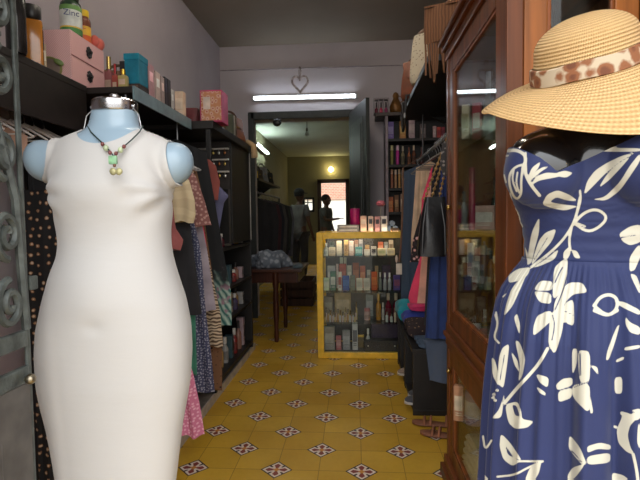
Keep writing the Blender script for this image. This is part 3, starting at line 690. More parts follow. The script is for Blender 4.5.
# --- wall shelves ---------------------------------------------------
t = thing('wall_shelf', 'long dark wall shelf over the black hanging clothes, nearest the iron gate', 'shelf', (-1.3, 1.6, ZS))
bm = B(); b2(bm, (-.248, -.9, -.03), (.085, .545, -.001), .003); obj('board', bm, DKW, t)
bm = B(); b2(bm, (-.249, -.9, -.115), (-.225, .545, -.031)); obj('wall_cleat', bm, DKW, t)
bm = B(); b2(bm, (.068, -.9, -.215), (.084, .54, -.031)); obj('fascia', bm, DKW, t)
for y in (-.6, .1, .5):
    bm = B(); prism(bm, [(-.224, -.031), (.03, -.031), (-.224, -.2)], 1, y-.01, y+.01); obj('bracket', bm, DKW, t)
t = thing('wall_shelf', 'dark shelf with reflected light painted along its front edge carrying the teal box and books', 'shelf', (-1.2, 2.55, ZS))
bm = B(); b2(bm, (-.348, -.385, -.03), (.19, .385, -.001), .003); obj('board', bm, DKW, t)
bm = B(); b2(bm, (.1905, -.385, -.062), (.2, .385, .0)); obj('painted_edge_light', bm, solid((110, 132, 140), .35), t)  # pale strip paints the light reflecting off the dark board's front
bm = B(); b2(bm, (-.349, -.385, -.9), (-.335, .385, -.031)); obj('back_panel', bm, DKB, t)
# rail and hangers under the shelves
RXc, RZ = -1.06, 1.625
t = thing('clothes_rail', 'chrome clothes rail under the left wall shelves', 'rail', (RXc, 2.1, RZ))
bm = B(); tube(bm, [(0, .045, 0), (0, .83, 0)], .011, 10); obj('rod', bm, metal((150, 150, 152), .35), t, True)
for y in (.1, .75):
    bm = B(); tube(bm, [(0, y, .01), (0, y, ZS-RZ-.031)], .006, 8); obj('bracket', bm, metal((120, 120, 122), .4), t, True)
NX, NZ = -1.375, 1.665
t = thing('clothes_rail', 'short dark clothes rail under the near wall shelf by the iron gate', 'rail', (NX, 1.6, NZ))
bm = B(); tube(bm, [(0, -.85, 0), (0, .53, 0)], .011, 10); obj('rod', bm, metal((90, 88, 86), .4), t, True)
for y in (-.7, .4): bm = B(); tube(bm, [(0, y, .01), (0, y, ZS-NZ-.031)], .006, 8); obj('bracket', bm, metal((90, 88, 86), .4), t, True)
def hanger(Xc, Y, Z, rail_r, label, w_=.2, c=(196, 190, 186), group=None, a=0, wire=False):
    """Z is the rail height; hook over the rail, arms below it"""
    t = thing('clothes_hanger', label, 'hanger', (Xc, Y, Z), a, group); m = solid(c, .35) if not wire else metal(c, .3)
    bm = B(); R_ = rail_r+.006; pts = [Vector((R_*math.cos(q)-0, 0, R_*math.sin(q))) for q in np.linspace(-.5, PI, 12)] ; pts += [Vector((-R_, 0, -.02)), Vector((-.004, 0, -.045)), Vector((0, 0, -.075))]
    tube(bm, pts, .0022, 6); obj('hook', bm, metal((170, 170, 172), .3), t, True)
    bm = B(); tube(bm, [(-w_, 0, -.155), (-w_*.55, 0, -.115), (0, 0, -.072), (w_*.55, 0, -.115), (w_, 0, -.155)], lambda q: .0065-.003*abs(2*q-1), 8); tube(bm, [(-w_*.97, 0, -.157), (w_*.97, 0, -.157)], .003, 6); obj('shoulder_bar', bm, m, t, True)
    return t
HG = 'hangers on the left clothes rail'
for i, y in enumerate((1.62, 1.70, 1.78, 1.86, 1.94, 2.0, 2.07)):
    hanger(NX, y, NZ, .011, 'pale hanger holding black clothes near the iron gate', .15, (206, 198, 192), 'hangers over the black clothes')

def hang(name, label, cat, mat, Y, pts, Xc, side=1, thick=.022, folds=5, amp=.010, hang_z=None, n=72, hem=0.0, group=None, bottom_mat=None, flat_top=False, seed=0, rail=None, topk=.8):
    """cloth hanging from Xc; pts=(row, edge column) trace its aisle-side edge at depth Y"""
    P = sorted([(at(px, py, Y).z, abs(at(px, py, Y).x-Xc)) for py, px in pts], reverse=True)
    if rail and P[0][0] < rail-.15 and not flat_top: P = [(rail-.145, P[0][1]*topk), (P[0][0]+(rail-.145-P[0][0])*.45, P[0][1]*.96)] + P
    zt, zb = P[0][0], P[-1][0]; zs = [p[0] for p in P][::-1]; hs = [p[1] for p in P][::-1]
    rn = random.Random(seed+int(Y*1000)); ph1, ph2 = rn.uniform(0, 6), rn.uniform(0, 6)
    t = None; rings = []; K = 26
    for k in range(K+1):
        q = k/K; z = zt+(zb-zt)*q; hw = float(np.interp(z, zs, hs)); r = []
        for i in range(n):
            a = 2*PI*i/n; x = math.copysign(abs(math.cos(a))**.75, math.cos(a))*hw; y = math.sin(a)*thick*(.5+.6*q)
            u_ = x/max(hw, .01); env = .25+.75*q
            y += amp*env*(math.sin(folds*u_*PI+ph1)+.5*math.sin(folds*1.9*u_*PI+ph2))
            zz = z
            if not flat_top: zz += max(0, (1-abs(u_)))*min(.085, hw*.45)*(1-q)**3
            zz += hem*q**4*math.sin(folds*1.3*u_*PI+ph2) - (0 if abs(u_) < .97 else .0)
            r.append(Vector((x, y, zz-zb)))
        rings.append(r)
    bm = B(); skin_rings(bm, rings[::-1])
    o = obj(name, bm, cloth_mat(mat), None, True); o.location = (Xc, Y, zb); tag(o, label, cat, group)
    return o
PAW = spots((24, 22, 24), (150, 108, 76), 26, .16, .23, c3=(200, 176, 150), flat=True)
hang('skirt', 'black paw-print cloth hanging between the iron gate and the white dress', 'clothes', PAW, 2.0, [(189.5, 63), (240, 62), (330, 60), (430, 60), (484, 62)], NX, amp=.005, flat_top=True, folds=3, n=96, thick=.02)
hang('shirt', 'plain black top on the near end of the left rail behind the paw-print cloth', 'clothes', (28, 27, 30), 2.05, [(141, 58), (190, 60), (300, 60)], NX, seed=2, amp=.004, thick=.014, rail=NZ)
hang('shirt', 'peach blouse shoulder among the black clothes beside the iron gate', 'clothes', (178, 140, 120), 1.78, [(136, 28), (150, 27), (158, 26)], NX, seed=3, amp=.004, thick=.014, rail=NZ)
hang('coat', 'dark brown garment hung farther along the near rail behind the pale blue arm', 'clothes', (44, 36, 34), 2.105, [(141, 70), (200, 72), (330, 72)], NX, seed=4, amp=.004, thick=.014, rail=NZ)
hang('dress', 'charcoal dress on the left rail mostly behind the white dress', 'clothes', (38, 36, 40), 2.20, [(150, 130), (250, 140), (420, 140)], RXc, seed=5, thick=.012, amp=.004, rail=RZ)
HB = 'clothes on the left rail behind the white dress'
FLW = lambda a, b, s_, **k: spots(a, b, s_, .2, .34, flat=True, **k)
LST = [
 ('skirt', 'pink floral skirt hem hanging lowest beside the white dress', FLW((206, 118, 150), (232, 176, 196), 60), 2.16, [(225, 168), (320, 172), (372, 192), (410, 200), (436, 204)], .026, 7),
 ('blouse', 'rosy red ruffle peeking out beside the white dress at bust height', (150, 84, 82), 2.24, [(196, 172), (228, 176), (240, 184), (250, 181)], .016, 3),
 ('top', 'cream tiered ruffle top under the pale blue right arm', waves((206, 188, 152), (196, 177, 142), 5, 6), 2.30, [(172, 184), (182, 190), (200, 195), (214, 196), (222, 194)], .02, 4),
 ('dress', 'plain black straight dress hanging below the cream ruffle top', (34, 33, 37), 2.36, [(190, 180), (222, 190), (260, 195), (290, 199), (314, 202)], .012, 3),
 ('dress', 'teal green dress hem below the black straight dress', (64, 128, 104), 2.42, [(215, 186), (300, 195), (340, 196), (375, 197)], .016, 4),
 ('dress', 'blue and white small-print skirt reaching down near the floor', FLW((66, 68, 96), (150, 150, 164), 70), 2.48, [(205, 190), (250, 201), (312, 206), (360, 212), (392, 215)], .018, 6),
 ('kimono', 'rose floral blouse with long edge beside the cream ruffle top', FLW((140, 92, 88), (190, 150, 140), 44), 2.545, [(168, 189), (177, 196), (200, 204), (226, 211)], .014, 3),
 ('trousers', 'pale lavender grey trousers hanging under the rose floral blouse', (160, 148, 158), 2.60, [(200, 197), (245, 206), (285, 212), (311, 216)], .012, 3),
 ('top', 'hot pink strip of a top between the grey trousers and black dress', (214, 54, 92), 2.65, [(190, 196), (222, 203), (247, 207)], .012, 2),
 ('skirt', 'beige and brown zebra print skirt hem on the left rail', waves((206, 184, 156), (96, 74, 58), 16, 8), 2.70, [(215, 200), (280, 213), (312, 220), (346, 223)], .014, 5),
 ('dress', 'brown leopard print dress hanging lowest beside the cosmetics shelves', spots((120, 84, 58), (40, 28, 24), 40, .22, .32), 2.76, [(210, 203), (300, 216), (350, 222), (390, 222)], .014, 4),
]
for nm, lb, m_, Y, pts, am, fo in LST: hang(nm, lb, 'clothes', m_, Y, pts, RXc, amp=am*.5, folds=fo, hem=.006, seed=len(lb), thick=.015, rail=RZ)
PALM = NT('palm_print'); v_ = PALM.coord(); spz = PALM.n('ShaderNodeSeparateXYZ'); PALM.l(v_, spz.inputs[0])
wv = PALM.n('ShaderNodeTexWave', bands_direction='DIAGONAL'); PALM.l(PALM.coord(scale=(1, .3, .6)), wv.inputs['Vector']); wv.inputs['Scale'].default_value = 16; wv.inputs['Distortion'].default_value = 5
lf = PALM.mix(wv.outputs['Fac'], lin((40, 96, 92)), lin((168, 190, 176))); lf = PALM.mix(PALM.ramp(PALM.noise(v_, 16), .56, .62), lf, lin((150, 118, 130)))
PALM.set(Base_Color=PALM.mix(PALM.ramp(PALM.math('ADD', spz.outputs[2], PALM.math('MULTIPLY', PALM.noise(v_, 20), .2)), .42, .30), lin((26, 27, 30)), lf), Roughness=.85)
hang('dress', 'long black dress with teal palm leaves at its hem', 'clothes', PALM.m, 2.83, [(152, 206), (190, 213), (225, 219), (260, 225), (290, 231), (325, 232)], RXc, amp=.006, folds=4, seed=8, thick=.015, rail=RZ)
hang('shirt', 'coral red shirt near the far end of the left rail', 'clothes', (138, 70, 62), 2.885, [(160, 210), (166, 216), (182, 220), (200, 218)], RXc, amp=.004, folds=3, seed=9, thick=.011, rail=RZ)
hang('shirt', 'slate blue shirt with a pointed sleeve at the far end of the left rail', 'clothes', (92, 92, 124), 2.925, [(170, 212), (186, 219), (196, 229), (202, 224), (230, 219)], RXc, amp=.004, folds=3, seed=11, thick=.011, rail=RZ)
for y in (2.16, 2.20, 2.30, 2.36, 2.42, 2.48, 2.545, 2.60, 2.65, 2.70, 2.76, 2.83, 2.885, 2.925):
    hanger(RXc, y, RZ, .011, 'silver wire hook over the coloured clothes on the left rail', .17, (180, 178, 176), HG)

# --- iron gate leaf ----------------------------------------------------
IRON = solid((74, 79, 76), .5, .2, .25, 30, .3)
GX = -.69
GY = atx(27, 217, GX+.004).y
t = thing('iron_gate', 'grey wrought iron gate leaf with scrolls, folded open at the far left', 'gate', (GX, GY-.375, .02))
Y0, Y1, ZT = -.22, .375, 2.70
for y in (Y0, Y1-.016):
    bm = B(); b2(bm, (-.004, y, 0), (.004, y+.012, ZT), .004); obj('stile', bm, IRON, t)
for z in (.0, .83, .905, 1.62, ZT-.05):
    bm = B(); b2(bm, (-.007, Y0+.018, z), (.007, Y1-.016, z+.035), .004); obj('rail', bm, IRON, t)
bm = B(); b2(bm, (-.006, Y0+.018, .035), (.006, Y1-.016, .83)); b2(bm, (-.009, Y0+.1, .12), (.009, Y1-.1, .74), .008); obj('kick_panel', bm, solid((82, 78, 75), .5, .1, .15), t)
def spiral(cy, cz, r, turns, a0, dirn, tail=None):
    pts = [Vector((0, cy+(r*(1-q*.86))*math.cos(a0+dirn*q*turns*2*PI), cz+(r*1.35*(1-q*.86))*math.sin(a0+dirn*q*turns*2*PI))) for q in np.linspace(0, 1, 34)]
    return ([Vector((0, y, z)) for y, z in tail] if tail else []) + pts
scr = []
yy = Y1-.012-.044
for col in range(4):
    yc = yy-col*.105
    for zc, dr_, in ((1.0, 1), (1.14, -1), (1.30, -1), (1.46, 1), (1.58, -1), (1.74, -1), (1.88, 1), (2.04, 1), (2.22, -1), (2.45, 1)):
        scr.append(spiral(yc, zc, .037, 1.7, PI/2*dr_, dr_))
for pts in scr:
    bm = B(); tube(bm, pts, .0085, 6); obj('scroll', bm, IRON, t, True)
for col in range(4):
    yc = yy-col*.145
    for z0, z1 in ((.94, 1.62), (1.655, 2.67)):
        bm = B(); tube(bm, [(0, yc+.045, z0), (0, yc+.03, z0*.6+z1*.4), (0, yc-.035, z0*.3+z1*.7), (0, yc-.045, z1)], .009, 6); obj('curved_bar', bm, IRON, t, True)
bm = B(); ball(bm, (.018, Y1-.03, .84), .011); tube(bm, [(.003, Y1-.03, .84), (.018, Y1-.03, .84)], .005); obj('knob', bm, metal((150, 140, 120), .35), t, True)
bm = B(); b2(bm, (.0, Y1-.002, 1.02), (.008, Y1+.022, 1.05), .004); b2(bm, (-.008, Y1-.002, 1.03), (.0, Y1+.012, 1.05)); obj('latch', bm, IRON, t)

# --- goods on the near wall shelf --------------------------------------
zt = ZS
def onshelf(px, py): return atz(px, py, ZS)
p = onshelf(35, 66); Yj = p.y+.02
sc_ = Yj/480
t = thing('candle_jar', 'amber glass jar with black lid and dark label on the near shelf', 'jar', (p.x-.02, Yj, ZS), math.radians(35))
bm = B(); box(bm, (0, 0, .0925), (.075, .062, .185), .012); obj('glass_jar', bm, solid((176, 112, 40), .15, 0, .12, 8, 0, .5), t, True)
bm = B(); lathe(bm, [(.03, .186), (.034, .19), (.036, .2), (.036, .235), (.033, .24)], n=20); obj('lid', bm, solid((26, 24, 24), .35), t, True)
bm = B(); b2(bm, (.0376, -.022, .07), (.0388, .022, .15)); obj('label', bm, solid((40, 34, 32), .6), t)
bm = B(); b2(bm, (.0374, -.028, .012), (.0384, .028, .06)); obj('gold_label', bm, solid((168, 146, 96), .5), t)
p = onshelf(21, 54); t = thing('candle_jar', 'tall dark jar with glinting rim half behind the iron gate', 'jar', (p.x-.015, p.y, ZS))
bm = B(); lathe(bm, [(.03, 0), (.034, .01), (.034, .2), (.028, .22)], n=18); obj('glass_jar', bm, solid((34, 32, 32), .15), t, True)
bm = B(); lathe(bm, [(.03, .221), (.036, .225), (.036, .265), (.03, .27)], n=18); obj('lid', bm, solid((28, 26, 26), .3), t, True)
p = onshelf(48, 70); carton('carton', 'narrow tan and white carton between the amber jar and the round mirror', 'box', (p.x-.02, p.y, ZS), (.02, .05, .10), (170, 150, 120), (220, 214, 200), math.radians(40))
# pink two-drawer chest
bl, br_ = atz(72, 80.5, ZS), atz(105.5, 97, ZS)
dv = (br_-bl); Lb = dv.length; ang = math.atan2(dv.y, dv.x)
CHEV = waves((206, 158, 158), (222, 180, 177), 62, 0, .6, 'DIAGONAL')
hb = .222; db = .17
t = thing('drawer_chest', 'pink chevron two-drawer box with black ornate pulls on the left shelf', 'box', (bl.x, bl.y, ZS), ang)
bm = B(); W_ = .004
b2(bm, (0, .002, 0), (Lb, db, W_)); b2(bm, (0, .002, hb-W_), (Lb, db, hb)); b2(bm, (0, .002, W_), (W_, db, hb-W_)); b2(bm, (Lb-W_, .002, W_), (Lb, db, hb-W_)); b2(bm, (W_, db-W_, W_), (Lb-W_, db, hb-W_)); b2(bm, (W_, .004, hb/2-.002), (Lb-W_, db-W_, hb/2+.002))
obj('case', bm, CHEV, t)
for i in (0, 1):
    z0 = .006+i*(hb/2); bm = B(); b2(bm, (.006, 0, z0), (Lb-.006, db-.01, z0+hb/2-.011), .002); dw = obj('drawer', bm, waves((212, 162, 162), (222, 176, 174), 80, 0, .6, 'DIAGONAL'), t)
    bm = B(); zc = z0+hb/4-.004; yb = -.0035
    for k in range(8):
        a = k*PI/4; ball(bm, (Lb/2+.017*math.cos(a), yb, zc+.019*math.sin(a)), (.009, .0035, .009), 6)
    ball(bm, (Lb/2, yb, zc), (.018, .004, .02), 8); ball(bm, (Lb/2, yb-.009, zc), .008, 8); obj('drawer_pull', bm, solid((30, 28, 30), .4), dw, True)
# round compact mirror with a leaf, leaning on the chest's end
p = onshelf(57, 83); t = thing('hand_mirror', 'round taupe mirror with green leaf rim leaning before the pink chest', 'mirror', (p.x, p.y-.05, ZS), math.radians(20))
bm = B(); tube(bm, [(.046*math.cos(a), .0, .05+.046*math.sin(a)) for a in np.linspace(0, 2*PI, 30)[:-1]], .005, 8, True); obj('rim', bm, solid((120, 118, 60), .5), t, True)
bm = B(); bmesh.ops.create_cone(bm, cap_ends=True, segments=30, radius1=.046, radius2=.046, depth=.004, matrix=Matrix.Translation((0, 0, .05)) @ Matrix.Rotation(PI/2, 4, 'X')); obj('disc', bm, solid((112, 96, 86), .3), t)
bm = B(); ball(bm, (.04, -.012, .075), (.022, .004, .012), 8, rot=Matrix.Rotation(.5, 3, 'Y')); obj('leaf', bm, solid((92, 112, 54), .5), t, True)
# supplement bottles on the chest
def lc(x, y): return Vector((bl.x, bl.y, 0)) + Matrix.Rotation(ang, 3, 'Z') @ Vector((x, y, 0))
zc_ = ZS+hb
def pill_bottle(label, px, yb, r, h, bodyc, capc, stripes, letter, lc_col):
    P = lc(px, yb); t = thing('supplement_bottle', label, 'bottle', (P.x, P.y, zc_))
    bm = B(); lathe(bm, [(r*.93, 0), (r, .005), (r, h*.66), (r*.93, h*.74), (r*.66, h*.80), (r*.66, h*.83)], n=24); obj('bottle_body', bm, solid(bodyc, .2), t, True)
    bm = B(); lathe(bm, [(r*.74, h*.815), (r*.78, h*.83), (r*.78, h*.985), (r*.7, h)], n=24); obj('cap', bm, solid(capc, .4), t, True)
    for z0, z1, c in stripes:
        bm = B(); lathe(bm, [(r*1.012, h*z0), (r*1.012, h*z1)], n=24, cap=False); obj('label_band', bm, solid(c, .5), t, True)
    d = Vector((-P.x+.12, -P.y, 0)).normalized(); a = math.atan2(d.y, d.x)+PI/2
    text(letter, r*.8, solid(lc_col, .5), t, (d.x*r*1.03, d.y*r*1.03, h*.47), (PI/2, 0, a))
pill_bottle('white and green labelled supplement bottle with dark cap on the pink chest', .105, .055, .046, .205, (46, 66, 50), (24, 36, 32), ((.04, .17, (62, 120, 58)), (.171, .20, (214, 178, 64)), (.201, .56, (206, 210, 204)), (.561, .66, (98, 140, 72))), 'Zinc', (60, 70, 110))
pill_bottle('yellow and orange labelled supplement bottle with yellow cap on the pink chest', .205, .052, .032, .165, (110, 60, 40), (226, 190, 40), ((.04, .26, (206, 88, 34)), (.261, .52, (226, 176, 52))), 'C', (190, 60, 40))
# coral fabric flower behind the perfumes
p = lc(Lb+.0, .055); t = thing('fabric_flower', 'coral red fabric flower on the far end of the pink chest', 'flower', (p.x, p.y, zc_))
for k in range(9):
    a = k*2*PI/8; bm = B(); rr = .03 if k < 8 else .0
    ball(bm, (rr*math.cos(a), rr*math.sin(a), .032+.012*(k % 2)), (.026, .022, .03), 8, rot=Matrix.Rotation(a, 3, 'Z')); obj('petal', bm, cloth((196, 96, 84)), t, True)
# perfumes in front of / after the chest
for px, py, ptop, c, capc, lb, r in ((110, 99, 57, (150, 92, 92), (206, 180, 110), 'rose glass perfume with gold cap beside the pink chest', .021), (116, 97, 64, (166, 80, 70), (150, 60, 60), 'coral perfume bottle between the rose and gold ones', .014), (124, 101, 69, (176, 160, 104), (212, 182, 78), 'pale gold perfume with shiny gold cap before the teal box', .021)):
    P = onshelf(px, py) if px < 120 else at(123.5, 83, 2.195); h = (py-ptop)/480*P.y*1.01 if px < 120 else .085
    bottle('perfume_bottle', lb, 'perfume', (P.x, P.y, ZS), h, r, c, capc, None, 'square', (200, 170, 150), .12, 1, .3)
# --- goods on the pale-edged shelf -----------------------------------------
p = Vector((-1.085, 2.30, ZS))
Pq = at(123.5, 86, 2.22); Pr = at(138, 86, 2.22)
x0, x1 = Pq.x, Pr.x; hgt_ = (84-54)/480*2.25
t = thing('storage_box', 'teal blue box with lid at the near end of the pale-edged shelf', 'box', ((x0+x1)/2, 2.285, ZS+.03))
bm = B(); box(bm, (0, 0, hgt_*.5), ((x1-x0), .10, hgt_-.0), .004); obj('box_body', bm, solid((10, 112, 138), .5), t)
bm = B(); box(bm, (0, 0, hgt_-.014), ((x1-x0)+.005, .105, .03), .003); obj('lid', bm, solid((14, 122, 146), .5), t)
t2 = thing('storage_box', 'flat dark brown box under the teal box', 'box', ((x0+x1)/2, 2.285, ZS))
bm = B(); box(bm, (0, 0, .0143), ((x1-x0)+.004, .105, .0286), .002); obj('box_body', bm, solid((50, 38, 36), .6), t2)
bm = B(); b2(bm, (-.03, -.054, .006), (.03, -.052, .022)); obj('label', bm, solid((92, 70, 60), .6), t2)
# upright books and boxes, spines to the aisle
bk = [((146, 148.5), 61, (30, 30, 36), 'black book'), ((148.8, 155), 63, (184, 140, 146), 'dusty pink book'), ((156, 161), 71, (206, 184, 176), 'cream and pink book'), ((161.3, 165), 76, (170, 150, 146), 'grey beige book'), ((165.3, 168), 77, (36, 34, 48), 'navy book'), ((168.2, 171.2), 79, (40, 34, 40), 'dark plum book'), ((171.5, 174), 89, (196, 194, 192), 'thin white book')]
for (xa, xb), ytop, c, nm in bk:
    A_, B_ = atx(xa, 100, -1.05), atx(xb, 100, -1.05); top = atx(xa, ytop, -1.05).z; hh = min(.27, top-ZS)
    t = thing('book', f'{nm} standing upright on the pale-edged shelf', 'book', (-1.121, (A_.y+B_.y)/2, ZS)); wd = (B_.y-A_.y)*.94
    bm = B(); b2(bm, (-.058, -wd/2+.002, .003), (.066, wd/2-.002, hh-.003)); obj('pages', bm, solid((206, 198, 184), .8), t)
    bm = B(); b2(bm, (-.062, -wd/2, 0), (.07, -wd/2+.002, hh)); b2(bm, (-.062, wd/2-.002, 0), (.07, wd/2, hh)); b2(bm, (.067, -wd/2, 0), (.071, wd/2, hh), .001); obj('cover', bm, solid(c, .5), t)
    bm = B(); b2(bm, (.0711, -wd*.3, hh*.55), (.0718, wd*.3, hh*.8)); obj('spine_label', bm, solid(sc(c, 1.4), .5), t)
A_ = at(179.5, 113, 2.84); carton('carton', 'cream upright box at the far end of the pale-edged shelf', 'box', (A_.x, 2.86, ZS), (8.5/480*2.86, .05, (115-90)/480*2.86), (214, 186, 160), (226, 204, 182), 0)
def handbag(name, label, loc, size, c, rotz=0, handle=.08, flap=True, fabric=None, strapc=None, sag=.0):
    """bottom origin; width along x, thickness along y"""
    w_, d_, h_ = size; t = thing(name, label, 'bag', loc, rotz); m = fabric or solid(c, .45, 0, .14, 14, .25)
    bm = B(); rings = []
    for q in np.linspace(0, 1, 12):
        hw = w_/2*(1-.16*q*q)*(1 if q > .06 else .93); hd = d_/2*(1-.62*q**1.5)*(1 if q > .06 else .85); z = h_*q
        rings.append([Vector((math.copysign(abs(math.cos(a))**.45, math.cos(a))*hw, math.copysign(abs(math.sin(a))**.6, math.sin(a))*hd*(1+.05*math.sin(5*a+3*q)), z)) for a in np.linspace(0, 2*PI, 41)[:-1]])
    skin_rings(bm, rings); obj('bag_body', bm, m, t, True)
    if flap:
        bm = B(); rings = []
        for q in np.linspace(0, 1, 8):
            y = -d_/2*(1-.62*(1-.45*q)**1.5)-.004; z = h_*(1-.45*q)+.003; hw = w_/2*(.84-.25*q*q)
            rings.append([Vector((u_*hw, y-.004*(1-u_*u_), z)) for u_ in np.linspace(-1, 1, 13)] + [Vector((u_*hw, y+.003, z)) for u_ in np.linspace(1, -1, 13)])
        skin_rings(bm, rings); obj('flap', bm, m, t, True)
        bm = B(); box(bm, (0, -d_/2*.75-.008, h_*.58), (w_*.12, .006, h_*.07), .002); obj('clasp', bm, metal((190, 160, 90), .3), t)
    if handle:
        bm = B(); tube(bm, [(w_*.34*math.cos(a), 0, h_*.97+handle*math.sin(a)) for a in np.linspace(0, PI, 16)], w_*.022+.0025, 8); obj('handle', bm, solid(strapc or sc(c, .7), .45), t, True)
    return t
P = onshelf(160, 92); handbag('handbag', 'brown leather handbag behind the books on the left shelf', (-1.32, 2.72, ZS), (.26, .12, .23), (112, 82, 56), math.radians(25), .05)

# --- black cosmetics unit -----------------------------------------------------
UX = -.90; UY0, UY1 = 2.97, 4.12
t = thing('shelving_unit', 'tall black shelving unit of cosmetics along the left aisle', 'shelf', (-1.2, 3.55, 0))
def upart(nm, a, b, m=DKB): bm = B(); b2(bm, [a[0]+1.2, a[1]-3.55, a[2]], [b[0]+1.2, b[1]-3.55, b[2]], .002); return obj(nm, bm, m, t)
upart('top_board', (-1.549, UY0, ZS-.05), (-.875, UY1, ZS-.001)); upart('back_panel', (-1.549, UY0+.3, .06), (-1.53, UY1, ZS-.05))
upart('end_panel', (-1.529, UY1-.025, .06), (UX, UY1, ZS-.05)); upart('divider', (-1.529, 3.48, 1.0), (UX-.01, 3.5, ZS-.05)); upart('side_panel', (UX-.02, 3.5, 1.0), (UX, UY1-.025, ZS-.05))
SHZ = (.98, .69, .47, .12)
for z in SHZ: upart('shelf_board', (-1.529, UY0+.05, z-.02), (UX, UY1-.025, z))
upart('upright', (UX-.03, UY0+.02, .06), (UX, UY0+.048, ZS-.05)); upart('edge_strip', (UX+.0005, UY1-.02, 1.0), (UX+.006, UY1-.005, ZS-.06), solid((176, 172, 166), .4))
t = thing('plinth', 'low pale plinth board under the left cosmetics unit', 'plinth', (-1.22, 3.3, 0))
bm = B(); b2(bm, (-.325, -.95, 0), (.30, .95, .055), .003); obj('base_board', bm, solid((120, 112, 104), .6), t); bm = B(); b2(bm, (.3005, -.95, .0), (.31, .95, .058), .002); obj('pale_edge', bm, solid((190, 182, 174), .5), t)
cols = [((176, 152, 158), 'pale pink'), ((96, 40, 48), 'wine red'), ((196, 186, 170), 'cream'), ((90, 78, 110), 'violet'), ((176, 140, 84), 'amber'), ((170, 168, 166), 'white'), ((60, 84, 92), 'teal grey'), ((140, 54, 52), 'red'), ((150, 110, 96), 'tan brown')]
rn = random.Random(3); names = {.98: 'top open', .69: 'second', .47: 'third', .12: 'lowest'}
for z in SHZ:
    for k in range(8):
        y = 3.08+k*.125; c, cn = cols[(k+int(z*17)) % 9]; hh = rn.uniform(.09, .17) if z > .2 else rn.uniform(.14, .24)
        if z == .47: hh = min(hh, .15)
        lab = f'{cn} %s on the {names[z]} shelf of the black cosmetics unit'
        if k % 3 == 1: carton('carton', lab % 'carton', 'box', (UX-.07, y, z), (.05, .06, hh), c, sc(c, .6), PI/2)
        else: bottle('cosmetic_bottle', lab % 'bottle', 'bottle', (UX-.065+rn.uniform(-.015, .015), y, z), hh, .026, c, (230, 226, 220) if k % 2 else (40, 38, 40), None, 'round', sc(c, .75) if k % 2 else None)
# jewellery bars on the unit's near face
t = thing('jewellery_rack', 'white three-bar earring rack in the near end of the black cosmetics unit', 'rack', (-1.16, 3.44, 1.25))
zz = [at(212, y, 3.42).z for y in (149.5, 160.5, 172.5)]; xa, xb = at(193, 150, 3.42).x+1.16, at(228, 150, 3.42).x+1.16
bm = B(); b2(bm, (xa-.02, .012, zz[2]-1.25-.12), (xb, .02, zz[0]-1.25+.06)); obj('backing', bm, solid((44, 38, 36), .7), t)
for z in zz: bm = B(); b2(bm, (xa, -.012, z-1.25), (xb, .0119, z-1.25+.012), .002); obj('bar', bm, solid((196, 190, 182), .4), t)
for x in (xa+.01, xb-.01): bm = B(); b2(bm, (x-.005, .0121, -.25), (x+.005, .0199, zz[2]-1.25-.121)); obj('leg', bm, solid((60, 54, 50), .5), t)
k = 0
for zi, z in enumerate(zz):
    for j in range(6):
        x = -1.16+xa+.025+j*(xb-xa-.05)/5; k += 1; c, cn = [((206, 176, 96), 'gold'), ((210, 206, 200), 'silver white'), ((150, 96, 60), 'copper')][(j+zi) % 3]
        e = thing('earring', f'small {cn} drop earring on the {("upper", "middle", "lower")[zi]} bar of the white rack', 'earring', (x, 3.42, z+.004), 0, f'{cn} earrings on the {("upper", "middle", "lower")[zi]} bar')
        bm = B(); tube(bm, [(0, .0, .002), (0, -.004, -.006), (0, -.004, -.02)], .0016, 5); obj('ear_hook', bm, metal(c, .3), e, True)
        bm = B(); ball(bm, (0, -.004, -.03), (.009, .004, .012), 6); obj('drop', bm, metal(c, .35), e, True)
# --- on top of the unit --------------------------------------------------------
FLB = spots((190, 130, 92), (206, 170, 150), 30, .25, .45, .5, c3=(170, 90, 70), flat=True)
A_ = at(200, 120, 3.02); Bq = at(222, 120, 3.02); hh = (121-89)/480*3.02
t = thing('gift_box', 'bright pink floral gift box standing on the black cosmetics unit', 'box', ((A_.x+Bq.x)/2, 3.10, ZS)); w_ = Bq.x-A_.x
bm = B(); box(bm, (0, 0, hh/2), (w_, .15, hh), .003); obj('box_body', bm, solid((180, 56, 104), .5), t)
bm = B(); b2(bm, (-w_*.44, -.0772, hh*.05), (w_*.47, -.0745, hh*.95)); obj('floral_panel', bm, FLB, t)
bm = B(); b2(bm, (-w_*.34, -.0788, hh*.40), (-w_*.02, -.0773, hh*.78)); obj('pale_label', bm, solid((206, 190, 180), .5), t)
A_ = at(192, 118, 3.1); handbag('pouch', 'dark red shiny pouch lying left of the pink gift box', (A_.x-.06, 3.16, ZS), (.2, .1, .12), (98, 40, 46), 0, 0, False)
handbag('handbag', 'olive brown handbag just behind the pink gift box', (-1.0, 3.36, ZS), (.22, .13, .17), (92, 70, 44), math.radians(60), .04)
for i, (c, nm) in enumerate((((84, 88, 72), 'dark green'), ((190, 186, 172), 'thin white'), ((120, 96, 70), 'tan'))):
    t = thing('notebook', f'{nm} notebook upright among the handbags on the cosmetics unit', 'book', (-.945, 3.52+i*.045, ZS))
    bm = B(); b2(bm, (-.07, -.008, .002), (.058, .008, .148)); obj('pages', bm, solid((210, 204, 190), .8), t)
    bm = B(); b2(bm, (-.072, -.0105, 0), (.062, -.0082, .15)); b2(bm, (-.072, .0082, 0), (.062, .0105, .15)); b2(bm, (.0585, -.0105, 0), (.062, .0105, .15)); obj('cover', bm, solid(c, .5), t)
handbag('handbag', 'large chestnut brown handbag at the far end of the cosmetics unit', (-.99, 3.86, ZS), (.30, .16, .20), (112, 66, 38), math.radians(75), .05)
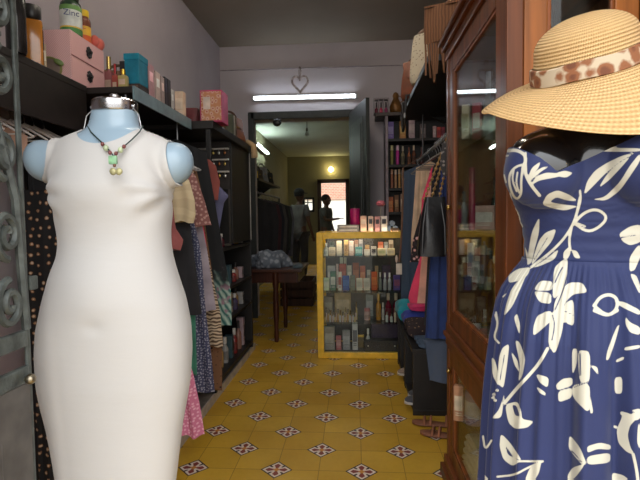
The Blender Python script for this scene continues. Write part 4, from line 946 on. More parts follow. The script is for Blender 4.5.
t = thing('scarf', 'beige rolled scarf end drooping from the far top of the cosmetics unit', 'scarf', (-.86, 4.0, ZS))
bm = B(); tube(bm, [(-.08, .02, .02), (-.02, 0, .022), (.02, 0, -.005), (.028, 0, -.06), (.03, .004, -.11)], lambda q: .018+.012*q, 12); obj('scarf_roll', bm, cloth((168, 140, 104)), t, True)
# ================================================================== right side: glazed wooden cabinet
CX = .413; CY0 = atx(506, 200, CX).y; CY1 = 2.2; CX1 = .413+.39; CZ = 1.95
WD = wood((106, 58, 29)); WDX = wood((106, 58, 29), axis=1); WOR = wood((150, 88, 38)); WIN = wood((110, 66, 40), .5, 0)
GL = glass()
cab = thing('display_cabinet', 'tall dark varnished wooden cabinet with glass doors behind the blue dress', 'cabinet', ((CX+CX1)/2, (CY0+CY1)/2, 0))
cl = cab.location
def cp(nm, parts, m, par=None, bev=.004):
    bm = B()
    for a, b_ in parts: b2(bm, [a[0]-cl.x, a[1]-cl.y, a[2]], [b_[0]-cl.x, b_[1]-cl.y, b_[2]], bev)
    return obj(nm, bm, m, par or cab)
pw = .045
for (x, y) in ((CX, CY0), (CX, CY1-pw), (CX1-pw, CY0), (CX1-pw, CY1-pw)): cp('corner_post', [((x, y, .0), (x+pw, y+pw, CZ-.07))], WD)
cp('back_panel', [((CX1-.012, CY0+pw, .08), (CX1-.001, CY1-pw, CZ-.08))], WIN, None, 0)
cp('far_panel', [((CX+pw, CY1-.02, .08), (CX1-pw, CY1-.002, CZ-.08))], WIN, None, 0)
cp('base', [((CX-.03, CY0-.03, 0), (CX1, CY1+.004, .05)), ((CX-.014, CY0-.014, .05), (CX1-.001, CY1+.002, .09))], WDX)
cp('cornice', [((CX-.006, CY0-.006, CZ-.085), (CX1, CY1+.006, CZ-.045)), ((CX-.02, CY0-.02, CZ-.045), (CX1, CY1+.006, CZ-.02)), ((CX-.035, CY0-.035, CZ-.02), (CX1, CY1+.01, CZ))], WDX, None, .006)
MID = atx(449, 336, CX).z
cp('middle_rail', [((CX-.004, CY0-.004, MID-.05), (CX1-.01, CY1+.004, MID+.05)), ((CX-.014, CY0-.014, MID-.008), (CX1-.011, CY1+.012, MID+.012))], WDX, None, .005)
ym = (CY0+CY1)/2
def glazed(nm, y0, y1, z0, z1, side, knob_at=None, st=.062):
    """door or fixed light; side 'a' faces the aisle, 'f' faces the street"""
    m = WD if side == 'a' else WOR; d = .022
    def q(u0, u1, z0_, z1_, d0=0, d1=d):
        if side == 'a': return ((CX+.004+d0, u0, z0_), (CX+.004+d1, u1, z1_))
        return ((u0, CY0+.004+d0, z0_), (u1, CY0+.004+d1, z1_))
    fr = cp(nm, [q(y0, y0+st, z0, z1), q(y1-st, y1, z0, z1), q(y0+st, y1-st, z0, z0+st), q(y0+st, y1-st, z1-st, z1)], m)
    bd = cp('glazing_bead', [q(y0+st, y0+st+.01, z0+st, z1-st, .004, .018), q(y1-st-.01, y1-st, z0+st, z1-st, .004, .018), q(y0+st+.01, y1-st-.01, z0+st, z0+st+.01, .004, .018), q(y0+st+.01, y1-st-.01, z1-st-.01, z1-st, .004, .018)], wood((140, 78, 38)), fr, .003)
    cp('glass_pane', [q(y0+st, y1-st, z0+st, z1-st, .010, .0135)], GL, fr, 0)
    if knob_at:
        u_, z_ = knob_at; bm = B(); P = (CX-.006, u_, z_) if side == 'a' else (u_, CY0-.006, z_); ball(bm, Vector(P)-Vector((cl.x, cl.y, 0)), .011, 8); obj('knob', bm, metal((170, 140, 80), .3), fr, True)
glazed('door', CY0+pw+.002, CY1-pw-.002, MID+.052, CZ-.088, 'a', (CY1-pw-.03, 1.22), .07)
glazed('door', CY0+pw+.002, CY1-pw-.002, .092, MID-.052, 'a', (CY1-pw-.03, .5), .07)
st_ = .055
def fq(parts, nm, m): return cp(nm, parts, m)
x0, x1 = CX+pw+.002, CX1-pw-.002
for z0, z1 in ((MID+.052, CZ-.088), (.092, MID-.052)):
    glazed('end_light', x0, x1, z0, z1, 'f', None, .062)
SH0, SH1, SH2, SHL = .93, 1.125, 1.5, .32
for z in (SH0-.008, SH1-.008, SH2-.008): cp('glass_shelf', [((CX+.035, CY0+.06, z), (CX1-.014, CY1-.06, z+.008))], glass('shelf_glass', (244, 250, 247)), None, 0)
cp('wood_shelf', [((CX+.035, CY0+.05, MID-.02), (CX1-.014, CY1-.05, MID))], WIN, None, 0); cp('bottom_board', [((CX+.035, CY0+.05, .09), (CX1-.014, CY1-.05, .11))], WIN, None, 0)
cp('glass_shelf', [((CX+.035, CY0+.06, SHL-.008), (CX1-.014, CY1-.06, SHL))], glass('shelf_glass', (244, 250, 247)), None, 0)
# goods inside (upper part)
def inside(px, py, X): return atx(px, py, X)
def put(px, zs, Y=2.04): P = at(px, 217, Y); return Vector((P.x, Y, zs))
def cgood(kind, lb, px, Y, z, h, c, c2, r=.016, w_=.04):
    P = put(px, z, Y)
    if kind == 'c': return carton('carton', lb, 'box', P, (w_, w_*.8, h), c, c2, -.5)
    return bottle('cosmetic_bottle', lb, 'bottle', P, h, r, c, c2, None, 'tube' if kind == 't' else 'round', sc(c, .8) if kind == 'b' else None)
P = put(484, SH1, 2.07); carton('carton', 'wide beige pink carton with white label inside the cabinet at counter height', 'box', P, (.085, .05, .10), (196, 158, 142), (216, 210, 196), -.3)
cgood('t', 'tall magenta tube standing inside the wooden cabinet', 472, 2.06, SH1, .26, (150, 34, 70), (120, 26, 54), .014)
cgood('b', 'dark green bottle deep in the cabinet behind the beige carton', 495, 2.09, SH1, .22, (40, 58, 48), (30, 30, 30), .016)
cgood('b', 'grey bottle nearest the cabinet door beside the magenta tube', 464, 2.03, SH1, .16, (110, 112, 110), (60, 60, 62), .014)
cgood('c', 'red tall carton on the top glass shelf of the cabinet', 477, 2.06, SH2, .15, (170, 46, 60), (206, 190, 180), .02, .034)
cgood('c', 'cream tall carton on the top glass shelf of the cabinet', 466, 2.04, SH2, .14, (206, 196, 170), (150, 140, 100), .02, .03)
cgood('b', 'clear silver bottle on the top glass shelf of the cabinet', 488, 2.07, SH2, .28, (150, 154, 158), (200, 200, 204), .02)
gl_ = [('b', 'tan bottle', (150, 124, 80), (200, 190, 170)), ('c', 'white carton', (196, 192, 186), (120, 130, 150)), ('c', 'brick red carton', (150, 70, 54), (206, 190, 170)), ('b', 'blue bottle', (60, 80, 140), (210, 210, 210)), ('c', 'pale grey carton', (168, 170, 166), (90, 90, 90)), ('t', 'dark plum tube', (70, 40, 54), (40, 30, 34)), ('b', 'amber bottle', (150, 96, 44), (30, 28, 28)), ('c', 'cream carton', (204, 190, 160), (140, 80, 60))]
for j, (z_, nm2) in enumerate(((SH0, 'lower glass shelf of the cabinet, below counter height'), (MID, 'cabinet shelf just above the middle rail'))):
    for i, (k_, nm, c, c2) in enumerate(gl_):
        cgood(k_, f'{nm} on the {nm2}', (464, 471, 478, 485, 476, 484, 491, 497)[(i+3*j) % 8], 2.04 if (i+3*j) % 8 < 4 else 1.86, z_, .08+.02*((i+j)*3 % 4), c, c2, .013, .026)
# goods inside the lower part
P = put(474, SHL, 2.0)
t = thing('candle_jar', 'lavender pillar candle jar with paper label in the lower cabinet', 'candle', P)
bm = B(); lathe(bm, [(.033, 0), (.036, .006), (.036, .135), (.031, .14), (.029, .128), (.001, .126)], n=24); obj('wax_jar', bm, solid((158, 138, 158), .4), t, True)
bm = B(); lathe(bm, [(.0365, .03), (.0365, .1)], n=24, cap=False); obj('paper_label', bm, solid((206, 200, 196), .6), t, True)
for px, Y_, h, c, c2, lb in ((464, 2.09, .2, (206, 178, 140), (170, 110, 80), 'tall cream carton behind the lavender candle'), (459, 2.03, .15, (180, 132, 100), (214, 196, 170), 'tan carton left of the lavender candle'), (484, 2.09, .21, (196, 186, 160), (140, 130, 110), 'pale tall carton at the back of the lower cabinet')):
    P = put(px, SHL, Y_); carton('carton', lb, 'box', P, (.04, .03, h), c, c2, -.4)
t = thing('lace_cloth', 'folded cream lace cloth on the bottom board of the cabinet', 'cloth', (.51, 1.86, .11))
bm = B()
for k in range(5):
    rings = []
    for q in np.linspace(-1, 1, 22):
        rings.append([Vector((.068*math.copysign(abs(math.cos(a))**.6, math.cos(a))*(1-.05*k), q*.19*(1-.04*k), .006+k*.03+.016*math.sin(a)+.02*(1-q*q)+.004*math.sin(17*q+k))) for a in np.linspace(0, 2*PI, 25)[:-1]])
    skin_rings(bm, rings)
bm.normal_update(); z0_ = min(v.co.z for v in bm.verts)
for v in bm.verts: v.co.z -= z0_
obj('folded_layers', bm, spots((206, 196, 170), (226, 218, 196), 60, .2, .36), t, True)
P = put(486, .11, 1.80); bottle('cosmetic_bottle', 'pale lilac jar behind the lace cloth in the lower cabinet', 'jar', (.66, 1.80, .11), .2, .05, (186, 170, 186), (160, 140, 160))

# ================================================================== high shelf with bags
SX = .37
t = thing('wall_shelf', 'high black shelf along the right wall carrying the bags', 'shelf', (.8, 3.05, 1.98))
bm = B(); b2(bm, (SX-.8, -.62, -.035), (XR-.8-.001, .85, -.001), .003); obj('board', bm, DKB, t); 
for y in (-.6, .0, .75):
    bm = B(); prism(bm, [(.449, -.036), (-.2, -.036), (.449, -.34)], 1, y-.012, y+.012); obj('bracket', bm, DKB, t)
bm = B(); b2(bm, (-.05, .835, -.62), (.449, .85, -.036)); obj('end_panel', bm, DKB, t)
# suede fringe bag
SU = waves((92, 60, 40), (122, 82, 54), 26, 2, .9, 'Y')
Y_ = 2.50; a0, a1 = at(425, 18, Y_), at(464, 2, Y_); bt = at(440, 62, Y_)
t = thing('fringed_bag', 'brown suede bag with long fringe hanging over the high shelf edge', 'bag', (.55, 2.50, 1.98), math.radians(68))
W_ = .30
bm = B(); rings = []
for q in np.linspace(0, 1, 14):
    rings.append([Vector((-.02+.10*math.copysign(abs(math.cos(a))**.5, math.cos(a))*(1-.15*q)+.012*math.sin(7*q+3*a), math.sin(a)*.13*(1-.5*q*q)*(1+.06*math.sin(9*a)), q*.27)) for a in np.linspace(0, 2*PI, 41)[:-1]])
skin_rings(bm, rings); obj('bag_body', bm, SU, t, True)
bm = B(); rings = []
xe = SX-.125-(SX+.12)+.12
for q in np.linspace(0, 1, 16):
    z = .22-.17*q; off = -.132-.012*math.sin(q*2.5)
    rings.append([Vector((off+.01*math.sin(9*u_), u_*.16, z)) for u_ in np.linspace(-1, 1, 33)] + [Vector((off+.008+.01*math.sin(9*u_), u_*.16, z)) for u_ in np.linspace(1, -1, 33)])
skin_rings(bm, rings); rings = [[Vector((-.136, -.16, .22)), Vector((-.136, .16, .22)), Vector((-.136, .16, .228)), Vector((-.136, -.16, .228))], [Vector((.05, -.11, .272)), Vector((.05, .11, .272)), Vector((.05, .11, .28)), Vector((.05, -.11, .28))]]
skin_rings(bm, rings); obj('flap', bm, waves((98, 64, 42), (124, 84, 56), 22, 2, .9, 'Y'), t, True)
rn = random.Random(9)
for k in range(26):
    u_ = -.155+.31*k/25; L = rn.uniform(.11, .19); dx = rn.uniform(-.02, .012); dy = rn.uniform(-.02, .02)
    bm = B(); rings = []
    for q in np.linspace(0, 1, 6):
        c = Vector((-.132+dx*q*q, u_+dy*q, .05-L*q)); rings.append([c+Vector((-.0015, -.0045, 0)), c+Vector((.0015, -.0045, 0)), c+Vector((.0015, .0045, 0)), c+Vector((-.0015, .0045, 0))])
    skin_rings(bm, rings[::-1]); obj('fringe_strand', bm, SU, t)
# patterned bag and its dark neighbour, orange leather bag
Y_ = 2.92; hh = .29
handbag('tote_bag', 'cream floral fabric bag beside the suede fringe on the high shelf', (SX+.10, Y_+.02, 1.98), (.27, .13, hh), (206, 194, 170), math.radians(-32), .04, False, spots((206, 194, 170), (150, 130, 110), 55, .2, .3), (120, 90, 70))
t = handbag('clutch_bag', 'slim charcoal bag squeezed between the floral bag and the suede fringe', (SX+.14, 2.74, 1.98), (.22, .06, .27), (56, 54, 56), math.radians(-40), 0, False)
handbag('handbag', 'glossy chestnut leather bag slouching at the far end of the high shelf', (SX+.09, 3.34, 1.98), (.28, .15, .25), (112, 58, 30), math.radians(-32), .05)
# black strap loop hanging under the high shelf
t = thing('belt', 'black strap hanging in a loop below the chestnut leather bag', 'belt', (SX-.016, 3.38, 1.98))
bm = B(); tube(bm, [(.06, -.11, .0105), (.0, -.10, .0105), (-.010, -.09, -.10), (-.01, -.04, -.18), (-.01, .04, -.2), (-.010, .1, -.14), (.0, .12, .0105), (.06, .13, .0105)], .010, 8); obj('strap', bm, solid((22, 20, 22), .4), t, True)
bm = B(); box(bm, (-.012, -.085, -.12), (.012, .03, .035), .003); obj('buckle', bm, metal((150, 146, 140), .3), t)

# ================================================================== right clothes rail
QX, QZ = .52, 1.63
t = thing('clothes_rail', 'clothes rail under the high shelf on the right', 'rail', (QX, 3.0, QZ))
bm = B(); tube(bm, [(0, -.74, 0), (0, .97, 0)], .011, 10); obj('rod', bm, metal((170, 166, 160), .35), t, True)
for y in (-.7, .7):
    bm = B(); tube(bm, [(0, y, .01), (0, y, 1.98-.036-QZ)], .006, 8); obj('bracket', bm, metal((120, 120, 122), .4), t, True)
def hang2(name, label, cat, mat, Y, pts, **k): k.setdefault('rail', QZ); k.setdefault('thick', .017); return hang(name, label, cat, mat, Y, pts, QX, **k)
DEN = waves((62, 78, 98), (78, 94, 116), 60, 1.5, .9, 'X')
hang2('dress', 'long slate blue denim garment at the far end of the right rail', 'clothes', DEN, 3.90, [(172, 404), (200, 402), (300, 401), (336, 400)], amp=.006, folds=4)
hang2('dress', 'cream draped garment beside the long slate blue denim', 'clothes', (206, 178, 150), 3.36, [(168, 416), (200, 414), (238, 411), (256, 411)], amp=.008, folds=5)
hang2('scarf', 'black and pink floral scarf behind the black handbag', 'clothes', spots((34, 28, 32), (206, 150, 150), 34, .24, .36, c3=(220, 196, 186)), 3.08, [(192, 428), (215, 420), (240, 413), (262, 410)], amp=.006, folds=3)
hang2('top', 'pale peach top beside the hot pink one on the right rail', 'clothes', (214, 158, 140), 2.93, [(240, 424), (262, 421), (285, 419), (303, 417)], amp=.004, folds=2, topk=.4)
hang2('top', 'hot pink flared top below the black handbag on the right', 'clothes', (222, 66, 104), 3.0, [(225, 421), (258, 420), (280, 413), (297, 408), (303, 410)], amp=.004, folds=2, topk=.4)
hang2('dress', 'long royal blue dress on the right rail next to the cabinet', 'clothes', (40, 62, 118), 2.76, [(172, 441), (215, 436), (260, 430), (338, 425)], amp=.008, folds=4)
hang2('scarf', 'grey patterned scarf at the near end of the right rail', 'clothes', spots((60, 58, 60), (150, 144, 140), 46, .22, .34), 2.40, [(143, 442), (165, 440), (176, 443)], amp=.006, folds=2)
hang2('trousers', 'dark garment on the right rail between the floral scarf and blue dress', 'clothes', (34, 34, 40), 2.85, [(170, 432), (250, 428), (325, 424)], amp=.006, folds=3)
for y in (3.90, 3.36, 3.08, 3.0, 2.93, 2.85, 2.76):
    hanger(QX, y, QZ, .011, 'dull grey hanger over clothes on the right rail', .13, (112, 104, 98), 'hangers on the right clothes rail')
# black handbag with beaded chain
Y_ = 2.60; zt_ = at(432, 197, Y_).z; zb_ = at(430, 256, Y_).z; xl_, xr_ = at(417, 250, Y_).x, at(446, 250, Y_).x
t = thing('handbag', 'black leather handbag hanging by beaded chains from the right rail', 'bag', ((xl_+xr_)/2, Y_+.0, zb_)); hh = zt_-zb_; ww = xr_-xl_
bm = B(); rings = []
for q in np.linspace(0, 1, 16):
    hw = ww/2*(1-.30*q*q) if q > .05 else ww/2*.95; hd = .05*(1-.7*q*q)
    rings.append([Vector((math.copysign(abs(math.cos(a))**.5, math.cos(a))*hw+.02*q, math.copysign(abs(math.sin(a))**.7, math.sin(a))*hd*(1+.1*math.sin(4*a+5*q)), hh*q)) for a in np.linspace(0, 2*PI, 41)[:-1]])
skin_rings(bm, rings); obj('bag_body', bm, solid((26, 25, 27), .35, 0, .1, 12, .3), t, True)
bm = B(); tube(bm, [(-ww*.36, -.045, .01), (-ww*.33, -.05, hh*.5), (-ww*.2, -.03, hh*.9)], .004, 6); tube(bm, [(ww*.42, -.045, .01), (ww*.40, -.05, hh*.5), (ww*.3, -.03, hh*.9)], .004, 6); obj('piping', bm, solid((44, 42, 44), .3), t, True)
for sx in (-.055, -.02, .02):
    top = Vector((QX-t.location.x-.0, 0, QZ-zb_)); bot = Vector((sx+.02, 0, hh*.97)); n_ = 13
    bm = B()
    for i in range(n_+1): ball(bm, bot.lerp(Vector((top.x+sx*.3, 0, top.z-.012)), i/n_), .009, 6)
    tube(bm, [bot, Vector((top.x+sx*.3, 0, top.z+.0))], .003, 5); obj('bead_chain', bm, solid((156, 122, 74), .4), t, True)
# brown strap with tags beside the display case
t = thing('lanyard', 'brown strap with white price tags hanging at the right edge of the yellow case', 'strap', at(402, 196, 3.72))
o_ = t.location; f_ = lambda px, py: at(px, py, 3.72)-o_
bm = B(); tube(bm, [f_(403, 168), f_(403, 196), f_(402, 225), f_(400.5, 250), f_(399, 262)], .007, 6); obj('strap', bm, cloth((120, 86, 66)), t, True)
bm = B(); ball(bm, f_(396.5, 259), (.010, .008, .03), 8); obj('tassel', bm, cloth((214, 196, 180)), t, True)
bm = B(); c = f_(399, 269); box(bm, c, (.045, .003, .085), .001); obj('price_tag', bm, solid((214, 204, 190), .6), t)
bm = B(); tube(bm, [f_(403, 168), Vector((QX, 3.72, QZ+.012))-o_], .004, 6); obj('cord', bm, cloth((90, 66, 52)), t, True)

# ================================================================== benches, folded piles, shoes
def cubby(label, y0, y1, x0, x1, h, nd):
    t = thing('shoe_bench', label, 'bench', ((x0+x1)/2, (y0+y1)/2, 0)); l_ = t.location
    def q(nm, a, b_, m=DKB): bm = B(); b2(bm, [a[0]-l_.x, a[1]-l_.y, a[2]], [b_[0]-l_.x, b_[1]-l_.y, b_[2]], .002); return obj(nm, bm, m, t)
    q('top_board', (x0-.004, y0, h-.025), (x1, y1, h)); q('bottom_board', (x0+.003, y0+.001, .012), (x1, y1-.001, .035)); q('back_panel', (x1-.012, y0+.02, .036), (x1-.001, y1-.02, h-.026))
    for i in range(nd+1):
        y = y0+.002+(y1-y0-.024)*i/nd; q('divider', (x0, y, .036) if 0 < i < nd else (x0, y, 0), (x1-.013, y+.02, h-.026))
H1, H2 = .40, .40
cubby('low black cubby bench under the folded clothes on the right', 3.33, 3.86, .335, .80, H1, 2)
cubby('low black cubby bench under the folded blue jeans on the right', 2.83, 3.315, .335, .80, H2, 1)
def folded(label, x0, x1, y0, y1, z, h, c, seed=0, mat=None, name='folded_clothes'):
    rn = random.Random(seed); o = bpy.data.objects.new(name, None); bpy.data.objects.remove(o)
    bm = B(); rings = []; p1, p2 = rn.uniform(0, 6), rn.uniform(0, 6); N_ = 20
    for i in range(N_+1):
        u_ = i/N_*2-1; ex = max(.25, (1-abs(u_)**6))
        r = []
        for k in range(28):
            a = 2*PI*k/28; x = math.copysign(abs(math.cos(a))**.55, math.cos(a)); zz = math.copysign(abs(math.sin(a))**.7, math.sin(a))
            X = (x0+x1)/2+(x1-x0)/2*x*(1-.06*abs(math.sin(4*u_+p1))); Z = h/2+h/2*zz*ex*(.78+.22*math.sin(5*x+4*u_+p2)) if zz > 0 else h/2+h/2*zz
            r.append(Vector((X-(x0+x1)/2, (y1-y0)/2*u_, max(0, Z))))
        rings.append(r)
    skin_rings(bm, rings); o = obj(name, bm, mat or cloth(c), None, True); o.location = ((x0+x1)/2, (y0+y1)/2, z)
    return tag(o, label, 'clothes')
folded('bright teal folded garment spilling over the far end of the pile', .31, .62, 3.54, 3.85, H1, .16, (20, 140, 156), 1)
folded('cobalt blue folded garment in the middle of the pile', .33, .66, 3.325, 3.53, H1, .13, (50, 66, 160), 2)
folded('black folded garment at the back of the pile beside the teal one', .67, .79, 3.40, 3.82, H1, .2, (22, 22, 24), 3)
folded('hot pink folded garment lying on the blue one', .37, .62, 3.34, 3.50, H1+.125, .05, (226, 60, 120), 4)
folded('dark brown patterned folded garment at the near end of the pile', .325, .70, 3.06, 3.31, H1, .12, (54, 38, 36), 5, spots((46, 34, 36), (150, 120, 90), 40, .14, .24))
folded('folded blue jeans on the bench end nearest the cabinet', .36, .72, 2.835, 3.05, H2, .05, (70, 92, 130), 6, DEN)
t = thing('jeans', 'faded blue jeans drooping over the near end of the black bench', 'clothes', (.56, 2.80, H2))
bm = B(); rings = []
for q in np.linspace(0, 1, 14):
    ang_ = min(q, .35)/.35*PI/2; z = .058 if q == 0 else (.034+.026*math.cos(ang_) if q <= .35 else .034-.24*(q-.35)/.65); y = .03-.028*math.sin(ang_) if q <= .35 else .002
    rings.append([Vector((u_*.17*(1-.12*q)+.02*q, y+.006*math.sin(8*u_+3*q), z-.03*q*u_)) for u_ in np.linspace(-1, 1, 21)] + [Vector((u_*.17*(1-.12*q)+.02*q, y+.012+.006*math.sin(8*u_+3*q), z-.03*q*u_-.004)) for u_ in np.linspace(1, -1, 21)])
skin_rings(bm, rings); obj('jeans_leg', bm, waves((74, 86, 108), (92, 104, 126), 60, 1.5, .9, 'X'), t, True)
def sneaker(label, x, y, rz, group=None, z=0, s_=1.0, body=(190, 186, 182), mid=(72, 72, 78)):
    t = thing('sneaker', label, 'shoe', (x, y, z), rz, group); L = .24*s_
    def ringx(q, hw, h0, h1): return [Vector((L*(q-.5), hw*math.cos(a), h0+(h1-h0)*max(0, math.sin(a))**.8 if math.sin(a) > 0 else h0)) for a in np.linspace(0, 2*PI, 21)[:-1]]
    prof = [(0, .022, .085), (.06, .034, .105), (.22, .036, .10), (.36, .036, .082), (.5, .038, .074), (.66, .043, .062), (.82, .043, .05), (.94, .034, .042), (1, .016, .03)]
    bm = B(); skin_rings(bm, [ringx(q, w_*s_*.97, .024, h*s_) for q, w_, h in prof]); obj('upper', bm, cloth(mid), t, True)
    bm = B(); skin_rings(bm, [[Vector((L*(q-.5)*1.02, w_*s_*1.06*math.cos(a), .0125+.0125*math.sin(a))) for a in np.linspace(0, 2*PI, 21)[:-1]] for q, w_, h in prof]); obj('sole', bm, solid(body, .6), t, True)
    bm = B()
    for i in range(4): q = .40+.08*i; tube(bm, [(L*(q-.5), -.028*s_, .06*s_), (L*(q-.5)+.006, 0, (.088-.008*i)*s_), (L*(q-.5), .028*s_, .06*s_)], .0035, 6)
    obj('laces', bm, cloth((226, 220, 216)), t, True)
    bm = B(); ball(bm, (-L*.33, 0, .095*s_), (.035*s_, .03*s_, .022*s_), 8); obj('collar', bm, cloth((206, 200, 196)), t, True)
    return t
sneaker('grey sneaker with white laces sticking out of the black bench, nearest the cabinet', 0.415, 2.915, PI-.1, None, .0351)
sneaker('grey sneaker with white laces set deeper in the black bench', .45, 3.03, PI, None, .0351)
sneaker('pale sneaker in the cubby under the teal and blue folded clothes', .42, 3.46, PI, None, .0351, 1, (206, 196, 180), (150, 130, 116))
def sandal(label, x, y, rz):
    t = thing('sandal', label, 'shoe', (x, y, 0), rz); L = .23
    bm = B(); pr = [(0, .02), (.1, .031), (.35, .027), (.6, .038), (.82, .04), (.95, .026), (1, .01)]
    skin_rings(bm, [[Vector((L*(q-.5), w_*math.cos(a), .011+.011*math.sin(a))) for a in np.linspace(0, 2*PI, 17)[:-1]] for q, w_ in pr]); obj('sole', bm, solid((122, 76, 54), .6), t, True)
    for q, w_, h in ((.70, .04, .028), (.55, .036, .034), (.18, .032, .045)):
        bm = B(); tube(bm, [(L*(q-.5), w_*math.cos(a), .016+h*math.sin(a)) for a in np.linspace(0, PI, 12)], .006, 8); obj('strap', bm, solid((150, 96, 70), .5), t, True)
sandal('tan strappy sandal on the tiles, farther of the pair by the cabinet', .43, 2.70, PI-.2)
sandal('tan strappy sandal on the tiles against the cabinet foot', .455, 2.56, PI-.3)
# ================================================================== yellow-framed display case
YC = 3.96; cx0, cx1 = at(317.2, 300, YC).x, at(402, 300, YC).x+.16; zt_ = at(330, 232.5, YC).z; zb_ = at(330, 358.5, YC).z
CD = .42; GOLD = solid((232, 186, 54), .34, .15, .08, 14)
case = thing('display_case', 'glass display case with a yellow gold metal frame standing in the aisle', 'cabinet', ((cx0+cx1)/2, YC+CD/2, 0)); c0 = case.location
def kp(nm, parts, m, bev=.003, par=None):
    bm = B()
    for a, b_ in parts: b2(bm, [a[0]-c0.x, a[1]-c0.y, a[2]], [b_[0]-c0.x, b_[1]-c0.y, b_[2]], bev)
    return obj(nm, bm, m, par or case)
fw_ = .052; yb = YC+CD
for x in (cx0, cx1-fw_):
    for y in (YC, yb-.04): kp('frame_post', [((x, y, zb_), (x+fw_, y+.04, zt_))], GOLD)
kp('top_frame', [((cx0+fw_, YC, zt_-fw_), (cx1-fw_, YC+.04, zt_)), ((cx0+fw_, yb-.04, zt_-fw_), (cx1-fw_, yb, zt_)), ((cx0, YC+.04, zt_-fw_), (cx0+fw_, yb-.04, zt_)), ((cx1-fw_, YC+.04, zt_-fw_), (cx1, yb-.04, zt_))], GOLD)
kp('bottom_frame', [((cx0+fw_, YC, zb_), (cx1-fw_, YC+.04, zb_+.05)), ((cx0+fw_, yb-.04, zb_), (cx1-fw_, yb, zb_+.05)), ((cx0, YC+.04, zb_), (cx0+fw_, yb-.04, zb_+.05)), ((cx1-fw_, YC+.04, zb_), (cx1, yb-.04, zb_+.05))], GOLD)
for z0, z1 in ((zt_-.006, zt_-.002), (zb_+.012, zb_+.045)): kp('glass_top' if z0 > .5 else 'floor_board', [((cx0+fw_, YC+.04, z0), (cx1-fw_, yb-.04, z1))], GL if z0 > .5 else solid((92, 80, 70), .6), 0)
kp('front_glass', [((cx0+fw_, YC+.012, zb_+.05), (cx1-fw_, YC+.017, zt_-fw_))], GL, 0)
kp('side_glass', [((cx0+.02, YC+.04, zb_+.05), (cx0+.025, yb-.04, zt_-fw_))], GL, 0); kp('side_glass', [((cx1-.025, YC+.04, zb_+.05), (cx1-.02, yb-.04, zt_-fw_))], GL, 0)
kp('back_panel', [((cx0+fw_, yb-.022, zb_+.05), (cx1-fw_, yb-.012, zt_-fw_))], solid((70, 66, 62), .5), 0)
YS = YC+.10
kp('added_case_light', [((cx0+fw_+.02, YC+.042, zt_-fw_+.012), (cx1-fw_-.02, YC+.058, zt_-fw_+.022))], emit('added_case_glow', (255, 244, 224), 22), .002)  # added light strip, not a known lamp; brightens the goods inside
shz = [at(350, y, YS-.03).z for y in (256, 291, 322)]
for z in shz: kp('glass_shelf', [((cx0+.027, YC+.022, z-.008), (cx1-.027, yb-.045, z))], glass('shelf_glass'), 0)
for x in (cx0+.04, cx1-.04):
    for y in (YC+.04, yb-.04):
        bm = B(); tube(bm, [(x-c0.x-.009, y-c0.y, .022), (x-c0.x+.009, y-c0.y, .022)], .022, 14); b2(bm, (x-c0.x-.014, y-c0.y-.012, .03), (x-c0.x+.014, y-c0.y+.012, zb_)); obj('caster', bm, solid((30, 28, 28), .5), case)
ORD = ['first', 'second', 'third', 'fourth', 'fifth', 'sixth', 'seventh', 'eighth', 'ninth', 'tenth', 'eleventh', 'twelfth', 'thirteenth', 'fourteenth']
def row(items, ybase, z, rowname, Y):
    for i, (xa, xb, yt, c, c2, nm, kind) in enumerate(items):
        A_ = at(xa, ybase, Y); B_ = at(xb, ybase, Y); w_ = (B_.x-A_.x)*.95; h = max(.03, at(xa, yt, Y).z-z); x = (A_.x+B_.x)/2
        lb = f'{nm}, {ORD[i]} from left, {rowname}, yellow case'
        if kind == 'c': carton('carton', lb, 'box', (x, Y+min(w_, .07)*.35, z), (w_, min(w_, .07)*.7, h), c, c2)
        elif kind == 's': bottle('perfume_bottle', lb, 'perfume', (x, Y+.02, z), h, w_/2, c, c2, None, 'square', None, .1, .8, .3)
        elif kind == 't': bottle('cosmetic_tube', lb, 'tube', (x, Y+.02, z), h, w_/2, c, c2, None, 'tube', sc(c, .8))
        else: bottle('cosmetic_bottle', lb, 'bottle', (x, Y+.02, z), h, w_/2, c, c2, None, 'round', sc(c, .9), .15)
Wt, Cr = (206, 202, 192), (204, 190, 160)
row([(323.5, 328, 249.5, (190, 196, 186), (150, 160, 150), 'white carton', 'c'), (328.5, 335.5, 247.5, Cr, (170, 160, 140), 'cream carton', 'c'), (336.5, 342, 241, (206, 198, 176), (220, 216, 200), 'tall cream white carton', 'c'), (344, 348.6, 240, (196, 160, 96), (150, 110, 60), 'gold tan carton', 'c'), (349, 354, 241, (206, 180, 170), (220, 210, 205), 'pale pink carton', 'c'), (355, 362.5, 247, (60, 140, 140), (150, 190, 190), 'teal carton', 'c'), (364, 370, 249.5, (214, 204, 186), (230, 224, 214), 'low white carton', 'c'), (371, 376.5, 246.5, (196, 190, 184), (60, 54, 52), 'white and black carton', 'c'), (377.5, 386, 248.5, (206, 196, 164), (160, 166, 130), 'cream carton with green panel', 'c'), (387, 395, 248.5, (200, 184, 150), (170, 160, 140), 'wide tan cream carton', 'c')], 255.5, shz[0], 'top shelf front row', YS)
